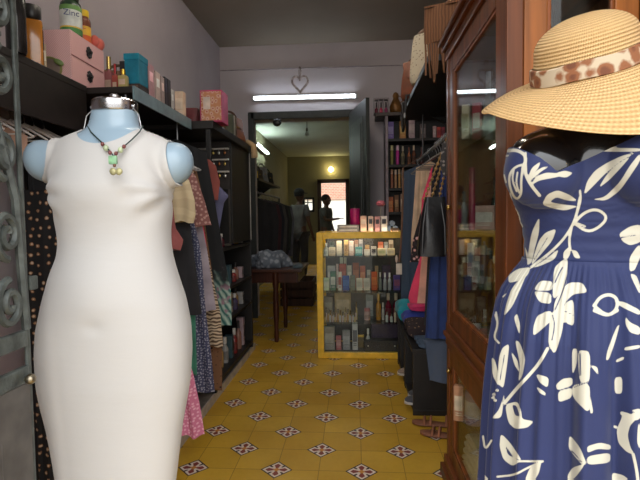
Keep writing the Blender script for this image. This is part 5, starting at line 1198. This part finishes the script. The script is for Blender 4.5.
row([(324, 328.5, 243, (180, 188, 190), (220, 220, 220), 'pale grey bottle', 'b'), (329.5, 334.5, 242, (50, 74, 62), (120, 140, 120), 'dark green carton', 'c'), (354.5, 358.5, 240, (190, 140, 116), (220, 196, 180), 'rose tan carton', 'c'), (359, 363, 239.5, (200, 196, 200), (150, 150, 160), 'tall grey white carton', 'c'), (365, 369.5, 245, (206, 160, 90), (180, 120, 60), 'amber carton', 'c'), (378, 383.5, 242, (206, 110, 76), (226, 160, 130), 'salmon orange carton', 'c'), (384.2, 388, 242, (160, 168, 170), (200, 200, 200), 'grey carton', 'c'), (388.8, 393.5, 240, (206, 188, 168), (150, 130, 110), 'tall beige carton', 'c')], 255, shz[0], 'top shelf back row', YS+.13)
row([(323.5, 329.5, 278, (186, 204, 168), (220, 226, 206), 'pale green carton', 'c'), (330.3, 336, 271.5, (60, 110, 90), (210, 214, 206), 'green carton', 'c'), (338, 342, 272, (214, 206, 196), (170, 70, 50), 'white carton with red marks', 'c'), (342.5, 349.5, 276, (24, 70, 158), (60, 110, 190), 'blue carton', 'c'), (350.2, 355.5, 275.5, (104, 106, 88), (130, 132, 110), 'olive grey carton', 'c'), (356.3, 362.8, 278.5, (214, 206, 184), (190, 184, 164), 'cream white carton', 'c'), (363.4, 370, 278.5, (214, 204, 184), (196, 186, 166), 'second cream white carton', 'c'), (371.4, 377.6, 272, (190, 84, 34), (214, 120, 60), 'burnt orange carton', 'c'), (378.6, 382.2, 272.5, (140, 146, 140), (190, 190, 190), 'clear grey bottle', 'b'), (383.3, 387, 273, (180, 184, 190), (226, 226, 228), 'silver bottle', 'b'), (387.8, 391.8, 273, (176, 180, 188), (226, 226, 228), 'second silver bottle', 'b'), (393.4, 400.5, 275.5, (84, 66, 140), (150, 80, 120), 'purple carton', 'c')], 290.5, shz[1], 'second shelf front row', YS)
row([(327.5, 335.8, 266, (196, 194, 190), (220, 214, 206), 'light grey carton', 'c'), (336.4, 338.8, 264, (214, 190, 180), (230, 210, 200), 'slim pink white carton', 'c'), (339.3, 346.6, 264, (188, 84, 62), (206, 110, 80), 'coral red carton', 'c'), (347.2, 352, 265.5, (206, 200, 180), (226, 220, 206), 'cream carton', 'c'), (352.8, 359.4, 263, (160, 84, 40), (190, 110, 60), 'orange brown carton', 'c'), (360, 365.6, 266, (206, 96, 44), (226, 140, 80), 'orange carton', 'c'), (367, 370.6, 270, (196, 190, 170), (150, 140, 120), 'pale carton', 'c'), (375, 378.6, 266, (196, 164, 120), (214, 190, 150), 'tan carton', 'c'), (382, 391, 265.5, (60, 44, 70), (90, 70, 100), 'dark plum carton', 'c')], 290, shz[1], 'second shelf back row', YS+.13)
row([(340, 343.4, 257.5, (200, 200, 180), (230, 226, 200), 'tall pale green carton', 'c'), (344, 347, 257.5, (214, 204, 176), (190, 180, 150), 'tall cream carton', 'c')], 289.5, shz[1], 'second shelf rearmost row', YS+.22)
# third shelf: minis, bottles
MIN = [((206, 176, 120), 'gold'), ((206, 180, 170), 'rose'), ((190, 190, 186), 'clear'), ((176, 130, 80), 'amber')]
for r_ in range(2):
    for i in range(13):
        c, cn = MIN[(i*3+r_) % 4]; P = at(325.5+i*2.45+r_*.8, 321, YS-.03+r_*.07)
        bottle('perfume_sample', f'tiny {cn} perfume bottle in the {"front" if not r_ else "second"} miniature row, yellow case', 'perfume', (P.x, P.y, shz[2]), .075+.012*((i*7+r_*3) % 4), .0078, c, (214, 206, 196) if i % 2 else (206, 176, 96), f'tiny {cn} perfume bottles in the {"front" if not r_ else "second"} row', 'square', None, .12, .6, .4)
row([(355.4, 357.6, 302, (196, 168, 96), (214, 190, 120), 'tall slim gold bottle', 's'), (364, 370.6, 308.5, (214, 178, 172), (196, 120, 120), 'pink tube', 't'), (376, 381.5, 294, (196, 140, 56), (214, 170, 80), 'amber gold bottle', 'b'), (381.8, 384.6, 303, (206, 200, 196), (240, 236, 230), 'small white bottle', 'b'), (385.2, 391.8, 293.5, (120, 24, 50), (206, 190, 170), 'wine red bottle with cream cap', 'b'), (393, 399.6, 293.5, (112, 22, 50), (206, 190, 170), 'second wine red bottle with cream cap', 'b')], 321.5, shz[2], 'third shelf middle row', YS+.04)
row([(334.5, 351.5, 293, (196, 168, 120), (214, 190, 150), 'wide tan carton', 'c'), (366, 373.5, 295, (150, 160, 156), (190, 190, 190), 'grey carton', 'c'), (324, 333, 297, (150, 140, 126), (180, 170, 150), 'dull beige carton', 'c')], 321, shz[2], 'third shelf back row', YS+.2)
row([(385.5, 388.5, 312, (190, 196, 196), (226, 226, 226), 'little clear bottle', 's'), (390, 393, 314, (190, 196, 190), (226, 226, 226), 'second little clear bottle', 's'), (394, 396.6, 308, (206, 190, 170), (240, 236, 230), 'slim pale bottle', 's')], 322, shz[2], 'third shelf front right', YS-.05)
# bottom
zf = zb_+.0455
row([(324, 335, 327, (150, 146, 140), (180, 176, 170), 'grey carton', 'c'), (336, 341.5, 336, (190, 110, 116), (214, 160, 160), 'pinkish red carton', 'c'), (342.5, 350.5, 331, (150, 150, 154), (180, 180, 186), 'silver grey carton', 'c'), (352.3, 358, 322.5, (206, 206, 204), (120, 120, 124), 'tall white carton', 'c'), (366, 370.5, 329, (186, 190, 190), (220, 220, 220), 'pale rounded bottle', 'b')], 351, zf, 'bottom shelf', YS)
A_, B_ = at(372, 351, YS), at(398.5, 351, YS); hh = at(372, 325, YS).z-zf
t = thing('storage_box', 'dark purple lidded box on the bottom of the yellow case', 'box', ((A_.x+B_.x)/2, YS+.16, zf)); w_ = B_.x-A_.x
bm = B(); box(bm, (0, 0, hh*.44), (w_, .16, hh*.88), .004); obj('box_body', bm, solid((56, 38, 66), .5), t); bm = B(); box(bm, (0, 0, hh*.94), (w_*1.02, .166, hh*.12), .003); obj('lid', bm, solid((66, 46, 76), .5), t)
A_, B_ = at(364, 351, YS-.04), at(399, 351, YS-.04); hh = at(372, 340.5, YS-.04).z-zf
t = thing('drawer_box', 'low black drawer box with two bright knobs in front of the purple box', 'box', ((A_.x+B_.x)/2, YS, zf)); w_ = B_.x-A_.x
bm = B(); box(bm, (0, 0, hh/2), (w_, .10, hh), .003); obj('box_body', bm, solid((34, 30, 30), .5), t)
bm = B(); box(bm, (0, -.0508, hh/2), (w_*.94, .0012, hh*.8), .0005); dwr = obj('drawer_front', bm, solid((46, 40, 40), .5), t)
for s_ in (-1, 1):
    bm = B(); ball(bm, (s_*w_*.38, -.057, hh*.55), .006, 8); obj('knob', bm, solid((226, 220, 206), .2), dwr, True)
t = thing('gold_bar_box', 'flat gold carton across the middle of the bottom of the yellow case', 'box', (at(361, 351, YS).x, YS+.09, zf)); bm = B(); box(bm, (0, 0, .045), (.05, .03, .09), .003); obj('box_body', bm, solid((120, 100, 60), .5), t); bm = B(); box(bm, (0, 0, .1), (.056, .034, .0195), .003); obj('lid', bm, solid((196, 160, 64), .35, .4), t)

# on the counter top
zt0 = zt_+.0005
A_, B_ = at(337, 232, YC+.12), at(359.5, 232, YC+.12)
for i in range(2):
    t = thing('flat_box', ('lower' if i == 0 else 'upper')+' of two flat grey boxes stacked on the yellow case', 'box', ((A_.x+B_.x)/2, YC+.16, zt0+i*.0302)); w_ = (B_.x-A_.x)*(1-.04*i)
    bm = B(); box(bm, (0, 0, .0145), (w_, .12, .029), .002); obj('box_body', bm, solid((104, 98, 94) if i else (88, 82, 80), .5), t); bm = B(); b2(bm, (-w_*.4, -.0612, .008), (w_*.4, -.0595, .021)); obj('printed_panel', bm, solid((150, 142, 136), .5), t)
A_, B_ = at(350, 220, YC+.16), at(360, 220, YC+.16); r_ = (B_.x-A_.x)/2; zc2 = zt0+.0602; hh = at(355, 208.5, YC+.16).z-zc2
t = thing('pillar_candle', 'magenta pillar candle standing on the flat grey boxes', 'candle', ((A_.x+B_.x)/2, YC+.16, zc2))
bm = B(); lathe(bm, [(r_*.97, 0), (r_, .006), (r_, hh*.96), (r_*.93, hh), (r_*.2, hh-.006), (.001, hh-.007)], n=24); obj('wax', bm, solid((168, 24, 96), .45), t, True)
bm = B(); tube(bm, [(0, 0, hh-.008), (.001, 0, hh+.02), (.002, 0, hh+.034)], .0015, 6); obj('wick', bm, solid((190, 180, 160), .8), t)
for xa, xb, yt, c, c2, nm in ((360.3, 366.8, 216, (214, 170, 146), (226, 200, 180), 'peach gift carton nearest the magenta candle'), (368.2, 373.4, 216, (206, 176, 160), (40, 32, 34), 'pink carton with a black window on the yellow case'), (374.8, 380, 216.5, (196, 140, 140), (54, 36, 40), 'rose carton with a dark window on the yellow case'), (381, 387.2, 216, (214, 204, 200), (36, 30, 34), 'white carton with a black square on the yellow case')):
    A_, B_ = at(xa, 231, YC+.10), at(xb, 231, YC+.10); w_ = (B_.x-A_.x)*.96; hh = at(xa, yt, YC+.10).z-zt0
    t = thing('gift_carton', nm, 'box', ((A_.x+B_.x)/2, YC+.12, zt0)); bm = B(); box(bm, (0, 0, hh/2), (w_, .05, hh), .002); b2(bm, (-w_*.46, -.0008, hh), (w_*.46, .0008, hh+.0006)); obj('box_body', bm, solid(c, .45), t)
    bm = B(); b2(bm, (-w_*.34, -.0262, hh*.5), (w_*.34, -.0245, hh*.8)); obj('window_panel', bm, solid(c2, .3), t)
    bm = B(); b2(bm, (-w_*.4, -.0262, hh*.06), (w_*.4, -.0245, hh*.26)); obj('foil_panel', bm, solid(sc(c, 1.2), .3), t)
# roller bundle, small beige dish
P = at(392, 232, YC+.16)
t = thing('hair_roller_pack', 'bundle of blue grey hair rollers on the right of the yellow case', 'rollers', (P.x, YC+.18, zt0))
for i, (dx, dz) in enumerate(((-.026, .0235), (.026, .0235), (0, .066))):
    bm = B(); tube(bm, [(dx, -.05, dz), (dx, .05, dz)], .023, 16); 
    for k in range(10):
        a = 2*PI*k/10; tube(bm, [(dx+.0235*math.cos(a), -.05, dz+.0235*math.sin(a)), (dx+.0235*math.cos(a), .05, dz+.0235*math.sin(a))], .0018, 5)
    obj('roller', bm, solid((104, 116, 134), .6), t, True)
P = at(381, 232, YC+.26)
t = thing('sponge_flower', 'round pink bath sponge on a pale stick behind the gift cartons', 'sponge', (P.x, YC+.27, zt0)); hz = at(381, 203.5, YC+.27).z-zt0
bm = B(); tube(bm, [(0, 0, .01), (0, 0, hz-.02)], .004, 8); obj('stick', bm, solid((190, 176, 160), .5), t)
bm = B(); lathe(bm, [(.035, 0), (.035, .008), (.01, .012)], n=16); obj('foot', bm, solid((60, 54, 50), .5), t)
bm = B(); rn = random.Random(2)
ball(bm, (0, 0, hz), (.036, .036, .024), 10)
for v in bm.verts: v.co += (v.co-Vector((0, 0, hz)))*rn.uniform(-.1, .22)
obj('sponge', bm, cloth((206, 112, 126)), t, True)
P = at(396, 232, YC+.06); t = thing('beige_pouch', 'small beige zip pouch before the hair rollers', 'pouch', (P.x-.01, YC+.06, zt0)); bm = B(); box(bm, (0, 0, .014), (.07, .035, .027), .01, None, 0, 3); obj('pouch_body', bm, cloth((150, 120, 96)), t, True); bm = B(); tube(bm, [(-.03, -.0, .0275), (.03, 0, .0275)], .002, 6); obj('zip', bm, metal((180, 160, 110), .3), t)

# ================================================================== perfume shelving against the back wall
YP = 5.22; sx0 = at(385.5, 160, YP).x; sx1 = XR-.01
t = thing('shelving_unit', 'pale sided shelving unit of perfumes against the back wall', 'shelf', ((sx0+sx1)/2, YP+.15, 0)); l0 = t.location
PALE = solid((150, 138, 146), .6)
def sp_(nm, a, b_, m): bm = B(); b2(bm, [a[0]-l0.x, a[1]-l0.y, a[2]], [b_[0]-l0.x, b_[1]-l0.y, b_[2]], .002); return obj(nm, bm, m, t)
ZTP = at(385, 116, YP).z
sp_('side_panel', (sx0, YP, 0), (sx0+.03, YP+.30, ZTP), PALE); sp_('side_panel', (sx1-.03, YP, 0), (sx1, YP+.30, ZTP), PALE); sp_('back_panel', (sx0+.03, YP+.288, .02), (sx1-.03, YP+.30, ZTP), DKB)
sp_('top_board', (sx0-.10, YP-.02, ZTP), (sx1, YP+.30, ZTP+.035), solid((70, 58, 54), .5))
pz = [at(390, y, YP).z for y in (138.5, 164.5, 188, 212, 245)]
for z in pz + [.35, .05]: sp_('shelf_board', (sx0+.03, YP+.005, z-.03), (sx1-.03, YP+.287, z), DKB)
def shelfrow(items, z, rowname, Y=YP+.07):
    for i, (xa, xb, yt, c, c2, nm, kind) in enumerate(items):
        A_, B_ = at(xa, 150, Y), at(xb, 150, Y); w_ = (B_.x-A_.x)*.94; x = (A_.x+B_.x)/2; h = at(xa, yt, Y).z-z
        lb = f'{nm} on the {rowname} shelf of the perfume unit'
        if kind == 'c': carton('carton', lb, 'box', (x, Y+.02, z), (w_, min(w_, .1), h), c, c2)
        else: bottle('perfume_bottle', lb, 'perfume', (x, Y+.02, z), h, w_/2, c, c2, None, 'tube' if kind == 't' else ('square' if kind == 's' else 'round'), sc(c, .7) if kind == 'b' else None)
shelfrow([(387, 394, 122, (110, 88, 160), (150, 140, 190), 'violet carton', 'c'), (399.5, 406, 121, (170, 116, 56), (206, 170, 100), 'amber carton', 'c'), (408.5, 415, 119, (176, 150, 156), (200, 180, 180), 'dusty pink carton', 'c'), (420, 426, 124, (96, 84, 84), (130, 120, 120), 'grey brown carton', 'c'), (433, 436.5, 126, (196, 160, 160), (220, 200, 200), 'pale pink slim carton', 'c'), (437, 441, 127, (196, 70, 60), (160, 40, 50), 'red carton', 'c'), (441.5, 445, 127, (150, 40, 60), (120, 30, 50), 'crimson carton', 'c')], pz[0], 'upper')
shelfrow([(390.5, 393.6, 145, (150, 150, 80), (206, 200, 150), 'olive spray bottle', 't'), (396, 399.4, 145, (206, 60, 160), (226, 190, 210), 'magenta spray bottle', 't'), (401, 405, 146, (150, 140, 110), (180, 170, 150), 'khaki bottle', 'b'), (407.5, 411, 147, (150, 90, 60), (110, 60, 40), 'copper bottle', 'b'), (412, 416, 145, (130, 80, 60), (214, 196, 170), 'brown bottle with pale cap', 'b'), (420, 424, 147, (110, 70, 66), (90, 60, 60), 'maroon bottle', 'b')], pz[1], 'middle')
shelfrow([(390.6, 393.2, 169, (176, 110, 80), (214, 160, 130), 'copper pink spray', 't'), (394.4, 397, 169.5, (206, 160, 120), (230, 210, 190), 'peach spray', 't'), (398, 400.6, 169, (196, 150, 90), (220, 190, 150), 'honey spray', 't'), (401.4, 404.4, 170, (200, 180, 160), (226, 214, 200), 'cream spray', 't'), (406, 410, 171, (120, 80, 70), (150, 110, 100), 'cocoa spray', 't')], pz[2], 'lower')
shelfrow([(386.6, 393, 197, (190, 100, 56), (214, 140, 80), 'orange carton', 'c'), (394, 398.6, 195, (130, 90, 60), (180, 140, 100), 'brown carton', 'c'), (400, 404, 194, (160, 130, 110), (200, 180, 160), 'taupe carton', 'c')], pz[3], 'counter height')
# nail polish rack + amber jar on top
t = thing('nail_polish_rack', 'small pale rack of nail polish on top of the perfume unit', 'rack', (at(381.5, 114, YP+.08).x, YP+.1, ZTP+.0355)); hh = .155
bm = B(); b2(bm, (-.085, -.05, 0), (.085, .05, .012)); obj('base', bm, solid((60, 50, 48), .5), t)
for x in (-.08, -.03, .022, .075): bm = B(); b2(bm, (x-.006, -.045, .0121), (x+.006, .045, hh)); obj('divider', bm, solid((150, 140, 144), .5), t)
bm = B(); b2(bm, (-.086, -.05, hh+.0002), (.081, .05, hh+.014)); obj('top_rail', bm, solid((150, 140, 144), .5), t)
for i, (c, nm) in enumerate((((120, 40, 60), 'plum'), ((206, 50, 90), 'bright pink'), ((160, 70, 110), 'mauve'))):
    bottle('nail_polish', f'{nm} nail polish in the small rack on the perfume unit', 'nail polish', (t.location.x+(-.055, -.004, .0485)[i], YP+.075, ZTP+.0355+.0125), .115, .017, c, (34, 30, 34), None, 'round', None, .1, 0, .5)
P = at(396, 114, YP+.1); t = thing('ornamental_vase', 'amber brown ornamental vase beside the nail polish rack', 'vase', (P.x, YP+.12, ZTP+.0355))
bm = B(); lathe(bm, [(.045, 0), (.065, .03), (.07, .08), (.05, .13), (.03, .17), (.035, .2), (.028, .225), (.012, .24)], n=20); obj('vase_body', bm, solid((122, 84, 40), .3, .3, .2), t, True)
bm = B(); tube(bm, [(.05, 0, .13), (.085, 0, .15), (.085, 0, .19), (.033, 0, .2)], .006, 8); obj('vase_handle', bm, solid((122, 84, 40), .3, .3, .2), t, True)
# heart wreath in front of the tube light
Y_ = YB-.14; hcx = at(300, 84, Y_)
t = thing('heart_wreath', 'white wicker heart hanging on a ribbon in front of the tube light', 'decoration', hcx)
pts = []
for q in np.linspace(0, 2*PI, 46)[:-1]:
    x = 16*math.sin(q)**3; y = 13*math.cos(q)-5*math.cos(2*q)-2*math.cos(3*q)-math.cos(4*q); pts.append(Vector((x*.0056, 0, y*.0064+.01)))
WK = solid((170, 156, 150), .8, 0, .15, 40)
for k in range(3):
    bm = B(); tube(bm, [p+Vector((.005*math.sin(i*1.1+k*2.1), .006*math.cos(i*1.1+k*2.1), .005*math.sin(i*.9+k*2))) for i, p in enumerate(pts)], .0075, 6, True); obj('twig', bm, WK, t, True)
top = at(300, 68, Y_)-hcx
bm = B(); tube(bm, [(0, 0, .055), (-.012, .0, .12), (-.008, .0, top.z-.01), (0, .0, top.z), (.010, 0, top.z-.01), (.012, 0, .12), (0, 0, .056)], .005, 6); obj('ribbon', bm, cloth((176, 160, 152)), t, True)
bm = B(); tube(bm, [(0, -.004, top.z-.002), (0, .13, top.z+.004)], .005, 8); ball(bm, (0, -.006, top.z), .014, 8); obj('hook', bm, metal((120, 110, 104), .4), t, True)

# ================================================================== table with cloth heap on the left
tx0, tx1, ty0, ty1, tz = -1.40, -.50, 4.45, 5.15, .70
t = thing('table', 'dark wooden table with a heap of cloth beside the left cosmetics unit', 'table', ((tx0+tx1)/2, (ty0+ty1)/2, 0)); l0 = t.location; TW = wood((70, 36, 24), .4, .2)
bm = B(); b2(bm, (tx0-l0.x, ty0-l0.y, tz-.03), (tx1-l0.x, ty1-l0.y, tz), .006); obj('tabletop', bm, wood((64, 36, 26), .4, .2, 0), t)
bm = B()
for a, b_ in (((tx0+.05, ty0+.04), (tx1-.05, ty0+.06)), ((tx0+.05, ty1-.06), (tx1-.05, ty1-.04)), ((tx0+.04, ty0+.06), (tx0+.06, ty1-.06)), ((tx1-.06, ty0+.06), (tx1-.04, ty1-.06))): b2(bm, (a[0]-l0.x, a[1]-l0.y, tz-.13), (b_[0]-l0.x, b_[1]-l0.y, tz-.031))
obj('apron', bm, TW, t)
for x in (tx0+.05, at(276, 300, ty0+.05).x):
    for y in (ty0+.05, ty1-.05):
        bm = B(); lathe(bm, [(.018, 0), (.024, .05), (.02, .12), (.03, .3), (.024, .5), (.032, .56), (.032, tz-.0305)], (x-l0.x, y-l0.y, 0), 14); obj('leg', bm, TW, t, True)
GRY = spots((96, 104, 116), (150, 156, 166), 18, .3, .5)
def heap(label, c, r, mat, seed):
    rn = random.Random(seed); bm = B(); ball(bm, (0, 0, 0), r, 20); ph = [rn.uniform(0, 6) for _ in range(6)]
    for v in bm.verts:
        p = v.co; k = 1+.12*math.sin(p.x*38+ph[0]+3*math.sin(p.y*17+ph[1]))+.10*math.sin(p.y*41+ph[2]+p.z*20)+.06*math.sin(p.x*70+p.z*50+ph[3]); v.co = Vector((p.x*k, p.y*k, p.z*k))
        if v.co.z < -r[2]*.45: v.co.z = -r[2]*.45
    for v in bm.verts: v.co.z += r[2]*.45
    o = obj('cloth_heap', bm, mat, None, True); o.location = c; tag(o, label, 'cloth')
heap('crumpled grey and white cloth heaped on the dark table', (-.84, 4.72, tz), (.19, .17, .11), GRY, 3)
heap('smaller dull teal cloth beside the grey heap on the dark table', (-.555, 4.6, tz), (.05, .07, .03), cloth((70, 84, 92)), 5)
# pieces around the table: stool, red box under it
def stool(label, x, y, h=.46):
    t = thing('stool', label, 'stool', (x, y, 0)); m = wood((60, 32, 22), .4, .2)
    bm = B(); lathe(bm, [(.14, h-.03), (.15, h-.02), (.15, h-.004), (.14, h)], n=24); obj('seat', bm, m, t, True)
    for k in range(4):
        a = PI/4+k*PI/2; bm = B(); tube(bm, [(.15*math.cos(a), .15*math.sin(a), 0), (.10*math.cos(a), .10*math.sin(a), h-.031)], .014, 8); obj('leg', bm, m, t, True)
    bm = B(); tube(bm, [(.125*math.cos(a), .125*math.sin(a), .2) for a in np.linspace(0, 2*PI, 25)[:-1]], .008, 6, True); obj('foot_ring', bm, m, t, True)
#stool('dark round stool tucked under the near side of the dark table', -.78, 4.78)

# ================================================================== far room: racks of dark clothes, two people
def person(label, x, y, h, face, shirt, trous, hairc, pose, cap=None, skin=(92, 62, 46)):
    t = thing('person', label, 'person', (x, y, 0), face); k = h/1.70
    def skinmesh(chains, root=0, sub=2, mirror=None):
        vs = []; es = []; rs = []; idx = {}
        for ch in chains:
            prev = None
            for p, r in ch:
                key = tuple(round(c, 4) for c in p)
                if key not in idx: idx[key] = len(vs); vs.append(Vector(p)*k); rs.append(r*k)
                i = idx[key]
                if prev is not None: es.append((prev, i))
                prev = i
        me = bpy.data.meshes.new('s'); me.from_pydata(vs, es, []); o = bpy.data.objects.new('s', me); COL.objects.link(o)
        m = o.modifiers.new('skin', 'SKIN'); m.use_smooth_shade = True; sv = me.skin_vertices[0].data if me.skin_vertices else None
        for i, r in enumerate(rs):
            q = r if isinstance(r, tuple) else (r, r); sv[i].radius = q
        sv[root].use_root = True
        s2 = o.modifiers.new('sub', 'SUBSURF'); s2.levels = sub
        dg = bpy.context.evaluated_depsgraph_get(); me2 = bpy.data.meshes.new_from_object(o.evaluated_get(dg)); bpy.data.objects.remove(o); bm = B(); bm.from_mesh(me2); return bm
    pel = (0, 0, .92); sp1 = (0, .0, 1.1); ch = (0, 0, 1.28); nkb = (0, 0, 1.43); nk_ = (0, -.015, 1.50)
    body = [[(pel, .11), (sp1, .10), (ch, .125), (nkb, .06), (nk_, .045), ((0, -.02, 1.56), .05)]]
    legs = []; arms = []; hands = []
    for s_ in (-1, 1):
        legs.append([(pel, .11), ((s_*.09, 0, .86), .085), ((s_*.10, -.01, .48), .055), ((s_*.10, .02, .10), .038), ((s_*.11, -.02, .04), .036), ((s_*.115, -.13, .03), .03)])
        sh, el, wr = pose[s_]; arms.append([(ch, .125), ((s_*.16, 0, 1.38), .05), (el, .038), (wr, .025)])
        d = (Vector(wr)-Vector(el)).normalized(); side = d.cross(Vector((0, 0, 1))); side = side.normalized() if side.length > .1 else Vector((0, 1, 0)); palm = Vector(wr)+d*.05
        arms[-1].append((tuple(palm), .026))
        for f in range(4):
            b_ = palm+side*(f-1.5)*.018+d*.02; L = (.062, .072, .068, .052)[f]; hands.append([tuple(palm), tuple(b_), tuple(b_+d*L*.6+Vector((0, 0, -.006))), tuple(b_+d*L+Vector((0, 0, -.018)))])
        hands.append([tuple(palm-d*.02), tuple(palm-side*.035+d*.0), tuple(palm-side*.05+d*.03)])
    bm = skinmesh(body+legs+arms)
    ball(bm, (0, -.02*k, 1.60*k), (.078*k, .095*k, .118*k), 14)                   # skull
    ball(bm, (0, -.045*k, 1.545*k), (.055*k, .06*k, .06*k), 10)                    # jaw
    ball(bm, (0, -.118*k, 1.585*k), (.014*k, .02*k, .022*k), 8)                    # nose
    for s_ in (-1, 1): ball(bm, (s_*.078*k, -.01*k, 1.59*k), (.012*k, .022*k, .032*k), 8); 
    for hs in hands: tube(bm, [Vector(p)*k for p in hs], .0085*k, 6)
    bm = remesh(bm, .011, 1); b_ob = obj('body', bm, solid(skin, .5), t, True)
    for s_ in (-1, 1):
        bm = B(); ball(bm, (s_*.031*k, -.106*k, 1.605*k), (.012*k, .008*k, .008*k), 6); obj('eye', bm, solid((214, 206, 200), .3), t, True)
    bm = B(); ball(bm, (0, -.104*k, 1.54*k), (.024*k, .008*k, .007*k), 6); obj('mouth', bm, solid((120, 62, 56), .5), t, True)
    bm = B(); ball(bm, (0, .004*k, 1.625*k), (.088*k, .104*k, .108*k), 14); 
    cut_field(bm, lambda c: (1.58*k - c.z) + (.9*(-(c.y)-.03*k) if c.y < 0 else 0)); bmesh.ops.holes_fill(bm, edges=bm.edges[:]); obj('hair', bm, cloth(hairc), t, True)
    if cap:
        bm = B(); ball(bm, (0, .0, 1.655*k), (.094*k, .11*k, .085*k), 14); cut_field(bm, lambda c: 1.64*k-c.z); bmesh.ops.holes_fill(bm, edges=bm.edges[:]); box(bm, (0, -.135*k, 1.645*k), (.13*k, .1*k, .012*k), .004); obj('cap', bm, cloth(cap), t, True)
    g = .014
    sh_ch = [[((0, 0, .85), .125), (pel, .14), (sp1, .122), (ch, .142), ((0, 0, 1.40), .09)]]
    for s_ in (-1, 1):
        sh, el, wr = pose[s_]; mid = Vector((s_*.16, 0, 1.38)).lerp(Vector(el), .75); sh_ch.append([(ch, .142), ((s_*.16, 0, 1.38), .066), (tuple(mid), .06)])
    bm = skinmesh(sh_ch); obj('shirt', bm, cloth(shirt), t, True)
    tr = []
    for s_ in (-1, 1): tr.append([(pel, .128), ((s_*.09, 0, .84), .10), ((s_*.10, -.01, .48), .072), ((s_*.10, .015, .10), .056)])
    bm = skinmesh(tr); obj('trousers', bm, cloth(trous), t, True)
    for s_ in (-1, 1):
        bm = B(); skin_rings(bm, [[Vector((s_*.112*k+w_*math.cos(a), y_*k, hh_*(.5+.5*math.sin(a)) )) for a in np.linspace(0, 2*PI, 17)[:-1]] for y_, w_, hh_ in ((.07, .025, .07), (.04, .042, .09), (-.05, .046, .08), (-.13, .046, .055), (-.18, .03, .035))]); obj('shoe', bm, solid((40, 36, 36), .6), t, True)
    return t
relax = {s_: (0, (s_*.22, .02, 1.12), (s_*.23, -.08, .88)) for s_ in (-1, 1)}
reach = dict(relax); reach = {-1: (0, (-.22, -.02, 1.12), (-.20, -.16, .92)), 1: (0, (.30, -.16, 1.20), (.36, -.40, 1.28))}
P = at(299.5, 217, 8.9)
person('person in a dark cap and light grey shirt standing in the far room', P.x, 8.9, at(299.5, 190, 8.9).z, math.radians(150), (104, 102, 100), (48, 44, 44), (26, 22, 20), relax, (14, 14, 16))
P = at(326, 217, 9.9)
person('person in an olive grey shirt reaching an arm out before the lit doorway', P.x, 9.9, at(326, 195.5, 9.9).z, math.radians(62), (84, 84, 78), (56, 54, 54), (20, 18, 17), {1: (0, (.22, .02, 1.12), (.22, -.08, .88)), -1: (0, (-.29, -.17, 1.17), (-.26, -.44, 1.20))})
# hanging dark clothes and goods on the far room's left
FXc = -1.27
t = thing('clothes_rail', 'clothes rail of dark garments along the left of the far room', 'rail', (FXc, 7.1, 1.52))
bm = B(); tube(bm, [(0, -1.0, 0), (0, 1.0, 0)], .013, 10); obj('rod', bm, metal((90, 90, 92), .4), t, True)
for y in (-.98, .98):
    bm = B(); tube(bm, [(0, y, 0), (0, y, -1.52)], .014, 10); obj('upright', bm, metal((70, 70, 72), .4), t, True)
for i, (c, nm) in enumerate((((36, 34, 36), 'black coat'), ((60, 30, 34), 'dark maroon shirt'), ((30, 32, 40), 'navy jacket'), ((70, 66, 62), 'taupe shirt'), ((38, 36, 36), 'charcoal coat'), ((46, 52, 44), 'dark olive shirt'), ((84, 82, 90), 'grey lilac dress'))):
    Y_ = 6.25+i*.27; xr = FXc+.24
    hang('shirt', f'{nm} hanging on the rail along the left of the far room', 'clothes', c, Y_, [(at(0, 0, 1) and 0 or 0, 0)] if False else [(lambda P_: (P_[1], P_[0]))(proj(Vector((xr+.04*(k_ == 1), Y_, zz_)))) for k_, zz_ in enumerate((1.36, 1.15, .55+.06*(i % 3)))], FXc, amp=.012, folds=3, seed=i)
    hanger(FXc, Y_, 1.52, .013, 'dark hanger on the rail of the far room', .18, (60, 58, 56), 'hangers on the far room rail')
# high shelf and goods near the far tube
t = thing('wall_shelf', 'small high shelf on the left wall of the far room', 'shelf', (-1.44, 7.0, 1.70))
bm = B(); b2(bm, (-.219, -.9, -.03), (.22, .9, -.001), .003); obj('board', bm, DKW, t)
for y in (-.7, .7): bm = B(); prism(bm, [(-.219, -.031), (.1, -.031), (-.219, -.25)], 1, y-.012, y+.012); obj('bracket', bm, DKW, t)
for i, (y, c, nm, sz) in enumerate(((6.35, (40, 40, 44), 'black', (.3, .14, .2)), (6.75, (90, 74, 60), 'brown', (.26, .14, .17)), (7.15, (150, 150, 156), 'pale grey', (.24, .14, .24)), (7.55, (34, 32, 34), 'charcoal', (.28, .16, .2)))):
    handbag('handbag', f'{nm} bag on the high shelf of the far room', (-1.38, y, 1.70), sz, c, math.radians(70), .06)
p = at(262, 172, 6.4); carton('carton', 'small yellow carton on the high shelf of the far room', 'box', (-1.30, 6.16, 1.70), (.12, .06, .09), (196, 160, 40), (206, 190, 120), .3)
t = thing('crate', 'dark low crate on the floor of the far room beside the clothes rail', 'crate', (-.78, 6.6, 0))
bm = B()
for z in (.0, .12, .24):
    for a, b_ in (((-.22, -.3), (.22, -.28)), ((-.22, .28), (.22, .3)), ((-.22, -.28), (-.2, .28)), ((.2, -.28), (.22, .28))): b2(bm, (a[0], a[1], z+.01), (b_[0], b_[1], z+.1), .002)
b2(bm, (-.2, -.28, .005), (.2, .28, .02))
for x in (-.19, .19):
    for y in (-.27, .27): b2(bm, (x-.012, y-.012, .0), (x+.012, y+.012, .34))
obj('slats', bm, wood((60, 40, 30), .6, 0), t)
